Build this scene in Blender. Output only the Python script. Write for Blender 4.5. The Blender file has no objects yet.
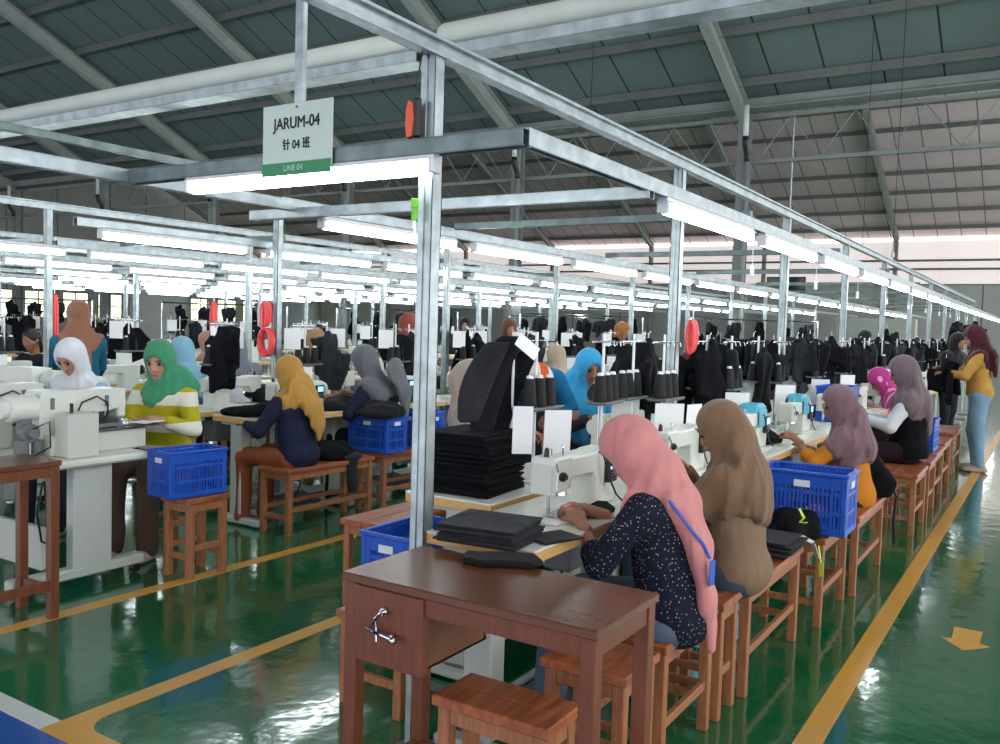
import bpy, math, random
import numpy as np
from mathutils import Vector, Matrix

SC = bpy.context.scene
COL = SC.collection
random.seed(7)
PI = math.pi

# ------------------------------------------------------------------ camera
A, B, G, FPX, EYE = 0.565985987, 0.0546852148, 0.0306013556, 875.0, 1.45
def _cam_axes():
    ca, sa = math.cos(A), math.sin(A); cb, sb = math.cos(B), math.sin(B); cg, sg = math.cos(G), math.sin(G)
    Ry = np.array([[ca, 0, sa], [0, 1, 0], [-sa, 0, ca]])
    Rx = np.array([[1, 0, 0], [0, cb, -sb], [0, sb, cb]])
    Rz = np.array([[cg, -sg, 0], [sg, cg, 0], [0, 0, 1]])
    M = Rz @ Rx @ Ry
    return np.array([M[:, 2], -M[:, 0], -M[:, 1]])
_R = _cam_axes()
cam_data = bpy.data.cameras.new('camera')
cam = bpy.data.objects.new('camera', cam_data); COL.objects.link(cam)
cam_data.sensor_width = 36.0; cam_data.lens = FPX * 36.0 / 1000.0
cam_data.clip_start = 0.05; cam_data.clip_end = 300
cam.matrix_world = Matrix([[_R[0, 0], -_R[0, 1], -_R[0, 2], 0], [_R[1, 0], -_R[1, 1], -_R[1, 2], 0],
                           [_R[2, 0], -_R[2, 1], -_R[2, 2], EYE], [0, 0, 0, 1]])
SC.camera = cam
# ------------------------------------------------------------------ world, exposure
W = bpy.data.worlds.new('world'); SC.world = W; W.use_nodes = True
W.node_tree.nodes['Background'].inputs[0].default_value = (0.97, 0.97, 1.0, 1)
W.node_tree.nodes['Background'].inputs[1].default_value = 2.35
SC.view_settings.view_transform = 'Standard'; SC.view_settings.look = 'None'
SC.view_settings.exposure = 0.0; SC.view_settings.gamma = 1.0; SC.view_settings.use_curve_mapping = False
TUBE_POWER = 21.0
SC.cycles.max_bounces = 7; SC.cycles.diffuse_bounces = 4; SC.cycles.glossy_bounces = 3
SC.cycles.sample_clamp_indirect = 6.0; SC.cycles.caustics_reflective = False; SC.cycles.caustics_refractive = False
SC.cycles.use_denoising = True

# ------------------------------------------------------------------ materials
def lin(c):
    return tuple(((x / 255.0) / 12.92 if x / 255.0 <= .04045 else ((x / 255.0 + .055) / 1.055) ** 2.4) for x in c)
MATS = {}
def mat(name, rgb, rough=.6, metal=0., var=0., vscale=8., bump=0., bscale=40., emit=None, estr=0., spec=.5, stretch=None, sheen=0.):
    if name in MATS: return MATS[name]
    m = bpy.data.materials.new(name); m.use_nodes = True; MATS[name] = m
    nt = m.node_tree; b = nt.nodes['Principled BSDF']
    c = lin(rgb); b.inputs['Base Color'].default_value = (*c, 1)
    b.inputs['Roughness'].default_value = rough; b.inputs['Metallic'].default_value = metal
    b.inputs['Specular IOR Level'].default_value = spec
    if sheen: b.inputs['Sheen Weight'].default_value = sheen
    if emit:
        b.inputs['Emission Color'].default_value = (*lin(emit), 1); b.inputs['Emission Strength'].default_value = estr
    if var or bump:
        tc = nt.nodes.new('ShaderNodeTexCoord'); src = tc.outputs['Object']
        if stretch:
            mp = nt.nodes.new('ShaderNodeMapping'); mp.inputs['Scale'].default_value = stretch
            nt.links.new(src, mp.inputs[0]); src = mp.outputs[0]
    if var:
        n = nt.nodes.new('ShaderNodeTexNoise'); n.inputs['Scale'].default_value = vscale; n.inputs['Detail'].default_value = 4
        nt.links.new(src, n.inputs['Vector'])
        r = nt.nodes.new('ShaderNodeValToRGB'); r.color_ramp.elements[0].position = .3; r.color_ramp.elements[1].position = .7
        r.color_ramp.elements[0].color = (*[x * (1 - var) for x in c], 1); r.color_ramp.elements[1].color = (*[min(1, x * (1 + var)) for x in c], 1)
        nt.links.new(n.outputs[0], r.inputs[0]); nt.links.new(r.outputs[0], b.inputs['Base Color'])
    if bump:
        n = nt.nodes.new('ShaderNodeTexNoise'); n.inputs['Scale'].default_value = bscale; n.inputs['Detail'].default_value = 3
        nt.links.new(src, n.inputs['Vector'])
        bp = nt.nodes.new('ShaderNodeBump'); bp.inputs['Strength'].default_value = bump; bp.inputs['Distance'].default_value = .02
        nt.links.new(n.outputs[0], bp.inputs['Height']); nt.links.new(bp.outputs[0], b.inputs['Normal'])
    return m

M_GALV = mat('galvanised steel', (168, 180, 182), .38, .75, .22, 14, .05, 60)
M_GALVD = mat('dull galvanised steel', (120, 135, 134), .5, .6, .25, 12)
M_COLUMN = mat('grey painted steel', (146, 151, 150), .6, 0, .12, 3)
M_RAFTER = mat('grey rafter paint', (170, 175, 171), .65, 0, .1, 2)
M_PURLIN = mat('dark purlin steel', (114, 118, 116), .6, 0, .12, 2)
M_WOOD = mat('orange hardwood', (176, 112, 70), .42, 0, .28, 5, .06, 30, stretch=(2, 14, 14))
M_WOODX = mat('orange hardwood legs', (162, 106, 70), .5, 0, .25, 5, stretch=(14, 14, 2))
M_WOODT = mat('bench top hardwood', (162, 92, 56), .32, 0, .35, 3, .04, 30, stretch=(2.5, 16, 8))
M_DESK = mat('reddish brown veneer', (106, 64, 42), .24, 0, .09, 2, stretch=(10, 1.5, 6))
M_DESKL = mat('reddish brown desk legs', (116, 66, 40), .38, 0, .18, 4, stretch=(12, 12, 2))
M_DESKIN = mat('raw drawer wood', (120, 82, 58), .6, 0, .2, 6)
M_TOP = mat('cream laminate', (226, 228, 216), .25, 0, .03, 3)
M_EDGE = mat('pale plywood edge', (214, 170, 104), .5, 0, .12, 10, stretch=(2, 2, 20))
M_LEGW = mat('pale grey enamel', (196, 202, 196), .4, 0, .05, 5)
M_MACH = mat('white machine enamel', (222, 226, 216), .3, 0, .03, 4)
M_MACH2 = mat('ivory machine enamel', (206, 210, 200), .35)
M_STEEL = mat('bright steel', (200, 202, 204), .25, 1.0)
M_BLACKP = mat('black plastic', (22, 24, 27), .4)
M_GREYP = mat('grey plastic', (108, 112, 114), .5)
M_CLOTH = mat('black woven cloth', (20, 21, 25), .85, 0, .3, 20, .25, 90, spec=.2, sheen=.04)
M_CLOTH2 = mat('charcoal padded cloth', (34, 36, 41), .8, 0, .2, 20, .2, 120, spec=.2, sheen=.06)
M_CLOTH3 = mat('near black knit', (15, 16, 20), .9, 0, .2, 20, .2, 90, spec=.15)
M_GREYCLOTH = mat('grey lining cloth', (96, 98, 104), .85, 0, .15, 14, .2, 60)
M_THREAD = mat('black thread', (20, 21, 24), .7, 0, 0, 8, .3, 200, stretch=(1, 1, 6))
M_PAPER = mat('white paper', (238, 240, 240), .7)
M_WHITEP = mat('white plastic', (232, 235, 235), .4)
M_BLUE = mat('blue crate plastic', (24, 84, 190), .35, 0, .08, 10)
M_BLUED = mat('dark blue plastic', (18, 52, 130), .4)
M_CYAN = mat('light blue plastic', (90, 178, 205), .35)
M_TEAL = mat('teal plastic', (60, 140, 140), .5)
M_ORANGE = mat('orange plastic', (240, 96, 40), .4)
M_CORAL = mat('coral red hose', (242, 84, 84), .45)
M_NEON = mat('neon yellow tape', (196, 222, 60), .5)
M_NEONG = mat('green tape', (120, 210, 60), .5)
M_RED = mat('red plastic', (190, 40, 48), .5)
M_WHITEDUCT = mat('off white duct skin', (214, 222, 208), .6, 0, .05, 6)
M_SKIN = mat('brown skin', (158, 108, 84), .55, 0, .06, 20)
M_SKINL = mat('light brown skin', (186, 138, 112), .55, 0, .06, 20)
M_EYE = mat('dark eye', (28, 20, 18), .2)
M_LIP = mat('lips', (150, 84, 78), .5)
M_CHROME = mat('chrome', (225, 225, 225), .12, 1.0)
M_TUBE = mat('lit tube glass', (255, 255, 255), .3, emit=(244, 252, 255), estr=TUBE_POWER)
M_LED = mat('needle lamp', (255, 255, 255), .3, emit=(255, 255, 255), estr=9)
M_SCREEN = mat('lit control screen', (120, 180, 230), .2, emit=(150, 200, 240), estr=1.4)
M_SHOE = mat('pale sandal', (180, 160, 150), .6)

def floor_mat():
    m = bpy.data.materials.new('green epoxy floor'); m.use_nodes = True; nt = m.node_tree; b = nt.nodes['Principled BSDF']
    tc = nt.nodes.new('ShaderNodeTexCoord')
    n = nt.nodes.new('ShaderNodeTexNoise'); n.inputs['Scale'].default_value = .9; n.inputs['Detail'].default_value = 6
    nt.links.new(tc.outputs['Object'], n.inputs['Vector'])
    r = nt.nodes.new('ShaderNodeValToRGB')
    r.color_ramp.elements[0].color = (*lin((4, 92, 52)), 1); r.color_ramp.elements[1].color = (*lin((10, 110, 64)), 1)
    r.color_ramp.elements[0].position = .35; r.color_ramp.elements[1].position = .65
    nt.links.new(n.outputs[0], r.inputs[0])
    # blue epoxy at the near left end of the hall
    sx = nt.nodes.new('ShaderNodeSeparateXYZ'); nt.links.new(tc.outputs['Object'], sx.inputs[0])
    lt = nt.nodes.new('ShaderNodeMath'); lt.operation = 'LESS_THAN'; lt.inputs[1].default_value = 1.665; nt.links.new(sx.outputs[0], lt.inputs[0])
    mx = nt.nodes.new('ShaderNodeMixRGB'); nt.links.new(lt.outputs[0], mx.inputs[0]); nt.links.new(r.outputs[0], mx.inputs[1])
    mx.inputs[2].default_value = (*lin((34, 92, 176)), 1); nt.links.new(mx.outputs[0], b.inputs['Base Color'])
    b.inputs['Roughness'].default_value = .16; b.inputs['Specular IOR Level'].default_value = .5
    b.inputs['Coat Weight'].default_value = .7; b.inputs['Coat Roughness'].default_value = .07
    n2 = nt.nodes.new('ShaderNodeTexNoise'); n2.inputs['Scale'].default_value = 5.5; n2.inputs['Detail'].default_value = 3
    nt.links.new(tc.outputs['Object'], n2.inputs['Vector'])
    bp = nt.nodes.new('ShaderNodeBump'); bp.inputs['Strength'].default_value = .25; bp.inputs['Distance'].default_value = .012
    nt.links.new(n2.outputs[0], bp.inputs['Height']); nt.links.new(bp.outputs[0], b.inputs['Normal']); nt.links.new(bp.outputs[0], b.inputs['Coat Normal'])
    return m
def stripes_mat(name, base, dark, period, width, axis, rough=.55):
    """sheet metal whose overlapping seams repeat along one axis"""
    m = bpy.data.materials.new(name); m.use_nodes = True; nt = m.node_tree; b = nt.nodes['Principled BSDF']
    tc = nt.nodes.new('ShaderNodeTexCoord'); sx = nt.nodes.new('ShaderNodeSeparateXYZ'); nt.links.new(tc.outputs['Object'], sx.inputs[0])
    mo = nt.nodes.new('ShaderNodeMath'); mo.operation = 'PINGPONG'; mo.inputs[1].default_value = period; nt.links.new(sx.outputs[axis], mo.inputs[0])
    lt = nt.nodes.new('ShaderNodeMath'); lt.operation = 'LESS_THAN'; lt.inputs[1].default_value = width; nt.links.new(mo.outputs[0], lt.inputs[0])
    mx = nt.nodes.new('ShaderNodeMixRGB'); nt.links.new(lt.outputs[0], mx.inputs[0])
    n = nt.nodes.new('ShaderNodeTexNoise'); n.inputs['Scale'].default_value = .5; n.inputs['Detail'].default_value = 3; nt.links.new(tc.outputs['Object'], n.inputs['Vector'])
    r = nt.nodes.new('ShaderNodeValToRGB'); c = lin(base)
    r.color_ramp.elements[0].color = (*[x * .82 for x in c], 1); r.color_ramp.elements[1].color = (*[min(1, x * 1.15) for x in c], 1)
    nt.links.new(n.outputs[0], r.inputs[0]); nt.links.new(r.outputs[0], mx.inputs[1]); mx.inputs[2].default_value = (*lin(dark), 1)
    nt.links.new(mx.outputs[0], b.inputs['Base Color']); b.inputs['Roughness'].default_value = rough
    return m
M_ROOF_LIT = stripes_mat('far roof sheet with painted light', (244, 222, 226), (112, 106, 108), .5, .02, 1)  # paler copy of the roof sheet, standing in for light on the far span
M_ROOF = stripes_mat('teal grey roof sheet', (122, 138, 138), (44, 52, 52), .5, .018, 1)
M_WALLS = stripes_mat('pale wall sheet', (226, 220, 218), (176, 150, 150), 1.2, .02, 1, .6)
M_WALLG = stripes_mat('grey wall panel', (188, 192, 190), (120, 100, 100), 1.5, .03, 1, .6)
M_WALLX = stripes_mat('grey side wall panel', (196, 200, 198), (130, 100, 100), 1.5, .03, 0, .6)
_b = M_WALLS.node_tree.nodes['Principled BSDF']; _b.inputs['Emission Color'].default_value = (*lin((255, 242, 240)), 1); _b.inputs['Emission Strength'].default_value = .6   # glow added to the upper far wall to brighten the far roof
M_YELLOW = mat('yellow floor paint', (214, 160, 66), .28, 0, .08, 3)
M_WHITEPAINT = mat('white floor paint', (214, 218, 214), .3)
M_GLASS = mat('bright daylight pane', (235, 240, 240), .2, emit=(255, 250, 240), estr=3.5)

def wrinkle(m, strength=.7, scale=13., st=(1., 1., .4)):
    nt = m.node_tree; b = nt.nodes['Principled BSDF']
    if m.get('wr'): return m
    m['wr'] = 1; tc = nt.nodes.new('ShaderNodeTexCoord'); mp = nt.nodes.new('ShaderNodeMapping'); mp.inputs['Scale'].default_value = st; mp.inputs['Rotation'].default_value = (.25, .15, 0); nt.links.new(tc.outputs['Object'], mp.inputs[0])
    n = nt.nodes.new('ShaderNodeTexNoise'); n.noise_type = 'RIDGED_MULTIFRACTAL'; n.inputs['Scale'].default_value = scale; n.inputs['Detail'].default_value = 2.5; n.inputs['Roughness'].default_value = .45; n.inputs['Distortion'].default_value = .5; nt.links.new(mp.outputs[0], n.inputs['Vector'])
    bp = nt.nodes.new('ShaderNodeBump'); bp.inputs['Strength'].default_value = strength; bp.inputs['Distance'].default_value = .02; nt.links.new(n.outputs[0], bp.inputs['Height'])
    for l in b.inputs['Normal'].links: nt.links.new(l.from_socket, bp.inputs['Normal'])
    nt.links.new(bp.outputs[0], b.inputs['Normal']); return m
# ------------------------------------------------------------------ mesh builder
class MB:
    def __init__(s): s.v = []; s.f = []
    def add(s, vs, fs, M=None):
        o = len(s.v)
        for p in vs:
            p = Vector(p)
            s.v.append(tuple(M @ p) if M is not None else tuple(p))
        s.f += [tuple(i + o for i in f) for f in fs]
        return s
    def box(s, c, d, rz=0., ch=None, M=None, rx=0., ry=0.):
        x, y, z = d[0] / 2, d[1] / 2, d[2] / 2
        if ch is None: ch = min(.004, min(d) * .2)
        T = Matrix.Translation(c) @ Matrix.Rotation(rz, 4, 'Z') @ Matrix.Rotation(ry, 4, 'Y') @ Matrix.Rotation(rx, 4, 'X')
        if M is not None: T = M @ T
        vs = []; idx = {}
        for sx in (-1, 1):
            for sy in (-1, 1):
                for sz in (-1, 1):
                    for k in range(3):
                        p = [sx * (x - (0 if k == 0 else ch)), sy * (y - (0 if k == 1 else ch)), sz * (z - (0 if k == 2 else ch))]
                        idx[(sx, sy, sz, k)] = len(vs); vs.append(p)
        fs = []
        def q(*k): fs.append([idx[t] for t in k])
        for sg in (-1, 1):
            a = [(sg, -1, -1, 0), (sg, 1, -1, 0), (sg, 1, 1, 0), (sg, -1, 1, 0)]; q(*(a if sg > 0 else a[::-1]))
            a = [(-1, sg, -1, 1), (-1, sg, 1, 1), (1, sg, 1, 1), (1, sg, -1, 1)]; q(*(a if sg > 0 else a[::-1]))
            a = [(-1, -1, sg, 2), (1, -1, sg, 2), (1, 1, sg, 2), (-1, 1, sg, 2)]; q(*(a if sg > 0 else a[::-1]))
        for s1 in (-1, 1):
            for s2 in (-1, 1):
                a = [(s1, s2, -1, 0), (s1, s2, -1, 1), (s1, s2, 1, 1), (s1, s2, 1, 0)]; q(*(a[::-1] if s1 * s2 > 0 else a)) if 0 else q(*(a if s1 * s2 > 0 else a[::-1]))
                a = [(s1, -1, s2, 0), (s1, -1, s2, 2), (s1, 1, s2, 2), (s1, 1, s2, 0)]; q(*(a[::-1] if s1 * s2 > 0 else a))
                a = [(-1, s1, s2, 1), (-1, s1, s2, 2), (1, s1, s2, 2), (1, s1, s2, 1)]; q(*(a if s1 * s2 > 0 else a[::-1]))
        for sx in (-1, 1):
            for sy in (-1, 1):
                for sz in (-1, 1):
                    a = [(sx, sy, sz, 0), (sx, sy, sz, 1), (sx, sy, sz, 2)]; q(*(a if sx * sy * sz > 0 else a[::-1]))
        return s.add(vs, fs, T)
    def beam(s, p, q, w, h, up=(0, 0, 1)):
        p = Vector(p); q = Vector(q); d = (q - p); L = d.length; d.normalize()
        u = Vector(up); sd = d.cross(u)
        if sd.length < 1e-4: sd = d.cross(Vector((1, 0, 0)))
        sd.normalize(); u = sd.cross(d)
        T = Matrix([[d.x, sd.x, u.x, (p.x + q.x) / 2], [d.y, sd.y, u.y, (p.y + q.y) / 2], [d.z, sd.z, u.z, (p.z + q.z) / 2], [0, 0, 0, 1]])
        # sd = d x u gives a left handed set: mirror y
        T = T @ Matrix.Diagonal((1, -1, 1, 1))
        return s.box((0, 0, 0), (L, w, h), ch=min(.002, w * .1, h * .1), M=T)
    def tube(s, pts, r, n=8, close=False):
        pts = [Vector(p) for p in pts]; m = len(pts); rs = r if isinstance(r, (list, tuple)) else [r] * m
        o = len(s.v); prev = None
        for i, p in enumerate(pts):
            if close: t = pts[(i + 1) % m] - pts[i - 1]
            else: t = pts[min(i + 1, m - 1)] - pts[max(i - 1, 0)]
            t.normalize()
            if prev is None:
                a = t.cross(Vector((0, 0, 1)));
                if a.length < 1e-3: a = t.cross(Vector((1, 0, 0)))
            else: a = prev - t * prev.dot(t)
            a.normalize(); prev = a; b = t.cross(a)
            for k in range(n):
                an = 2 * PI * k / n; s.v.append(tuple(p + (a * math.cos(an) + b * math.sin(an)) * rs[i]))
        for i in range(m if close else m - 1):
            for k in range(n):
                i2 = (i + 1) % m
                s.f.append((o + i * n + k, o + i * n + (k + 1) % n, o + i2 * n + (k + 1) % n, o + i2 * n + k))
        if not close:
            s.f.append(tuple(o + k for k in range(n))[::-1]); s.f.append(tuple(o + (m - 1) * n + k for k in range(n)))
        return s
    def lathe(s, prof, c=(0, 0, 0), n=16, M=None):
        vs = []; fs = []
        for (r, z) in prof:
            for k in range(n):
                a = 2 * PI * k / n; vs.append((c[0] + r * math.cos(a), c[1] + r * math.sin(a), c[2] + z))
        for i in range(len(prof) - 1):
            for k in range(n):
                fs.append((i * n + k, i * n + (k + 1) % n, (i + 1) * n + (k + 1) % n, (i + 1) * n + k))
        fs.append(tuple(range(n))[::-1]); fs.append(tuple((len(prof) - 1) * n + k for k in range(n)))
        return s.add(vs, fs, M)
    def cyl(s, c, r, h, axis='Z', n=14):
        M = Matrix.Translation(c)
        if axis == 'X': M = M @ Matrix.Rotation(PI / 2, 4, 'Y')
        if axis == 'Y': M = M @ Matrix.Rotation(-PI / 2, 4, 'X')
        e = min(r, h) * .12
        return s.lathe([(r - e, -h / 2), (r, -h / 2 + e), (r, h / 2 - e), (r - e, h / 2)], n=n, M=M)
    def prism(s, poly, t, M=None):
        """poly in local xz, extruded +-t/2 along y"""
        n = len(poly); vs = [(x, -t / 2, z) for x, z in poly] + [(x, t / 2, z) for x, z in poly]
        fs = [tuple(range(n)), tuple(range(n, 2 * n))[::-1]] + [(i, i + n, (i + 1) % n + n, (i + 1) % n) for i in range(n)]
        return s.add(vs, fs, M)
    def build(s, name, m, parent=None, loc=None, smooth=False, rz=0.):
        me = bpy.data.meshes.new(name); me.from_pydata(s.v, [], s.f); me.materials.append(m)
        if smooth:
            me.polygons.foreach_set('use_smooth', [True] * len(me.polygons))
        me.update()
        o = bpy.data.objects.new(name, me); COL.objects.link(o)
        if parent: o.parent = parent
        if loc: o.location = loc
        if rz: o.rotation_euler.z = rz
        return o
def sharp(o, ang=40):
    """smooth shading, keeping edges sharper than ang"""
    import bmesh
    bm = bmesh.new(); bm.from_mesh(o.data); bmesh.ops.recalc_face_normals(bm, faces=bm.faces)
    for e in bm.edges:
        e.smooth = not (len(e.link_faces) == 2 and e.calc_face_angle(0) > math.radians(ang))
    for f in bm.faces: f.smooth = True
    bm.to_mesh(o.data); bm.free(); return o
SEEN = {}
def tag(o, label, cat, group=None):
    o['label'] = label; o['category'] = cat
    if group: o['group'] = group
    SEEN.setdefault(label, []).append(o)
    return o
def thing(name, label, cat, loc=(0, 0, 0), rz=0., group=None):
    o = bpy.data.objects.new(name, None); COL.objects.link(o); o.location = loc; o.rotation_euler = (0, 0, rz); o.empty_display_size = .1
    return tag(o, label, cat, group)
def struct(o, label=None):
    o['kind'] = 'structure'
    if label: o['label'] = label
    return o
KIDS = {}
def tree(o, parent=None):
    c = o.copy(); COL.objects.link(c)
    if parent: c.parent = parent
    if o.name not in KIDS: KIDS[o.name] = list(o.children)
    for ch in KIDS[o.name]: tree(ch, c)
    return c
def dup(root, loc, rz, label, group=None):
    c = tree(root); c.location = loc; c.rotation_euler = (0, 0, rz)
    return tag(c, label, root['category'], group or root.get('group'))
ORD = 'first second third fourth fifth sixth seventh eighth ninth tenth eleventh twelfth thirteenth fourteenth fifteenth sixteenth seventeenth eighteenth nineteenth twentieth'.split()

# ------------------------------------------------------------------ distance-field mesher (for bodies and cloth)
def nets(F, lo, res):
    """surface nets on a scalar grid: one quad skin where F = 0"""
    nx, ny, nz = F.shape; S = F < 0
    base = np.zeros((nx - 1, ny - 1, nz - 1, 3)); cnt = np.zeros((nx - 1, ny - 1, nz - 1))
    cs = [(i, j, k) for i in (0, 1) for j in (0, 1) for k in (0, 1)]
    def sub(Ar, c): return Ar[c[0]:nx - 1 + c[0], c[1]:ny - 1 + c[1], c[2]:nz - 1 + c[2]]
    for a in cs:
        for ax in range(3):
            if a[ax]: continue
            b = list(a); b[ax] = 1; b = tuple(b)
            fa, fb = sub(F, a), sub(F, b); cr = sub(S, a) != sub(S, b)
            t = np.where(cr, fa / np.where(cr, fa - fb, 1), 0)
            for d in range(3): base[..., d] += np.where(cr, a[d] + (t if d == ax else 0), 0)
            cnt += cr
    act = cnt > 0; idx = -np.ones(cnt.shape, int); idx[act] = np.arange(act.sum())
    ii = np.argwhere(act); vs = (base[act] / cnt[act][:, None] + ii) * res + np.array(lo)
    fs = []
    for ax in range(3):
        a1, a2 = [(1, 2), (2, 0), (0, 1)][ax]
        sl0 = [slice(1, n - 1) for n in F.shape]; sl0[ax] = slice(0, F.shape[ax] - 1)
        sl1 = list(sl0); sl1[ax] = slice(1, F.shape[ax])
        s0, s1 = S[tuple(sl0)], S[tuple(sl1)]
        for (m, flip) in ((s0 & ~s1, False), (~s0 & s1, True)):
            p = np.argwhere(m) + np.array([0 if d == ax else 1 for d in range(3)])
            if not len(p): continue
            e1 = np.zeros(3, int); e1[a1] = 1; e2 = np.zeros(3, int); e2[a2] = 1
            q = [idx[tuple((p - x).T)] for x in (e1 + e2, e2, 0 * e1, e1)]
            q = np.stack(q, 1)
            fs.append(q[:, ::-1] if flip else q)
    fs = np.concatenate(fs) if fs else np.zeros((0, 4), int)
    fs = fs[(fs >= 0).all(1)]
    return vs, fs
def smoothv(vs, fs, it=1, lam=.5):
    for _ in range(it):
        ac = np.zeros_like(vs); n = np.zeros(len(vs))
        for a, b in ((0, 1), (1, 2), (2, 3), (3, 0)):
            np.add.at(ac, fs[:, a], vs[fs[:, b]]); np.add.at(ac, fs[:, b], vs[fs[:, a]]); np.add.at(n, fs[:, a], 1); np.add.at(n, fs[:, b], 1)
        vs = vs * (1 - lam) + lam * ac / np.maximum(n, 1)[:, None]
    return vs
def field(fn, lo, hi, res, it=1):
    lo = np.array(lo, float); hi = np.array(hi, float); n = np.ceil((hi - lo) / res).astype(int) + 1
    P = np.stack(np.meshgrid(*[lo[d] + res * np.arange(n[d]) for d in range(3)], indexing='ij'), -1)
    F = fn(P); F[0] = F[-1] = 1; F[:, 0] = F[:, -1] = 1; F[:, :, 0] = F[:, :, -1] = 1
    F = np.where(np.abs(F) < 1e-7, 1e-7, F)
    vs, fs = nets(F, lo, res)
    return (smoothv(vs, fs, it) if it and len(vs) else vs), fs
def mesh_np(name, parts, m, parent=None):
    V = []; Fs = []; o = 0
    for vs, fs in parts:
        if len(vs) == 0: continue
        V.append(vs); Fs.append(fs + o); o += len(vs)
    V = np.concatenate(V); Fs = np.concatenate(Fs)
    me = bpy.data.meshes.new(name); me.from_pydata(V.tolist(), [], Fs.tolist()); me.materials.append(m)
    me.polygons.foreach_set('use_smooth', [True] * len(me.polygons)); me.update()
    ob = bpy.data.objects.new(name, me); COL.objects.link(ob)
    if parent: ob.parent = parent
    return ob
def smin(a, b, k):
    h = np.clip(.5 + .5 * (b - a) / k, 0, 1); return b * (1 - h) + a * h - k * h * (1 - h)
def smax(a, b, k): return -smin(-a, -b, k)
def rc(P, a, b, ra, rb, sc=None):
    a = np.array(a, float); b = np.array(b, float); d = b - a; L = max(d @ d, 1e-9)
    t = np.clip(((P - a) @ d) / L, 0, 1)
    q = P - a - t[..., None] * d
    if sc is not None: q = q / np.array(sc)
    return np.sqrt((q ** 2).sum(-1)) - (ra + (rb - ra) * t)
def el(P, c, r):
    q = (P - np.array(c)) ; r = np.array(r)
    k0 = np.sqrt(((q / r) ** 2).sum(-1)); k1 = np.sqrt(((q / (r * r)) ** 2).sum(-1)) + 1e-9
    return k0 * (k0 - 1) / k1
def fold(P, amp, f=26., seed=0.):
    x, y, z = P[..., 0], P[..., 1], P[..., 2]
    a = f * (x * .8 + y * .5) + 5 * z + seed + 1.8 * np.sin(9 * z + seed); b = f * .8 * (y - x * .5 + z * .9) + seed * 2.3 + 1.2 * np.sin(11 * x + seed)
    return amp * ((np.abs(np.sin(a * .5)) ** .8 - .6) * 1.3 + (np.abs(np.sin(b * .5)) - .6) * .9)

# ------------------------------------------------------------------ people
def rot_to(yaw, pitch, roll=0.):
    """head frame: local +y is the gaze; pitch > 0 looks down, yaw > 0 turns left"""
    return np.array((Matrix.Rotation(yaw, 3, 'Z') @ Matrix.Rotation(-pitch, 3, 'X') @ Matrix.Rotation(roll, 3, 'Y')))
def ik(S, H, l1, l2, pole):
    S = np.array(S); H = np.array(H); d = H - S; L = np.linalg.norm(d); L2 = min(L, (l1 + l2) * .985); dn = d / L; H = S + dn * L2
    a = (l1 * l1 - l2 * l2 + L2 * L2) / (2 * L2); h = math.sqrt(max(l1 * l1 - a * a, 0)); p = np.array(pole, float); p -= dn * (p @ dn); p /= np.linalg.norm(p)
    return S + dn * a + p * h, H
def hand_field(Wr, d, nrm, side, curl):
    d = d / np.linalg.norm(d); nrm = nrm - d * (nrm @ d); nrm /= np.linalg.norm(nrm); s = np.cross(d, nrm) * side
    C = Wr + d * .045
    segs = []
    for i, (off, ln, sp) in enumerate([(.030, .066, .10), (.010, .074, .03), (-.010, .070, -.04), (-.029, .056, -.12)]):
        b = Wr + d * (.082 - abs(off) * .15) + s * off; an = .25 + curl * (.8 + .08 * i); cur = b
        for j, (fr, r0, r1) in enumerate([(.45, .0092, .0085), (.32, .0085, .0078), (.23, .0078, .0068)]):
            dr = (d * math.cos(an) + nrm * math.sin(an)) + s * sp * .5; nx = cur + dr * ln * fr
            segs.append((cur, nx, r0, r1)); cur = nx; an += curl * .85
    t0 = Wr + d * .022 + s * .024; t1 = t0 + d * .03 + s * .020 + nrm * .012; t2 = t1 + d * .028 + s * .002 + nrm * .016
    segs += [(t0, t1, .0125, .0105), (t1, t2, .0102, .0085)]
    Rm = np.stack([d, s, nrm])
    def f(P):
        Q = (P - C) @ Rm.T
        v = el(Q, (0, 0, 0), (.052, .040, .0165))
        v = smin(v, rc(P, Wr - d * .07, Wr + d * .015, .026, .023), .02)
        for (a, b, r0, r1) in segs: v = smin(v, rc(P, a, b, r0, r1), .006)
        return v
    pts = np.array([C] + [x[1] for x in segs] + [Wr - d * .06]); lo = pts.min(0) - .03; hi = pts.max(0) + .03
    return f, lo, hi

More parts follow.
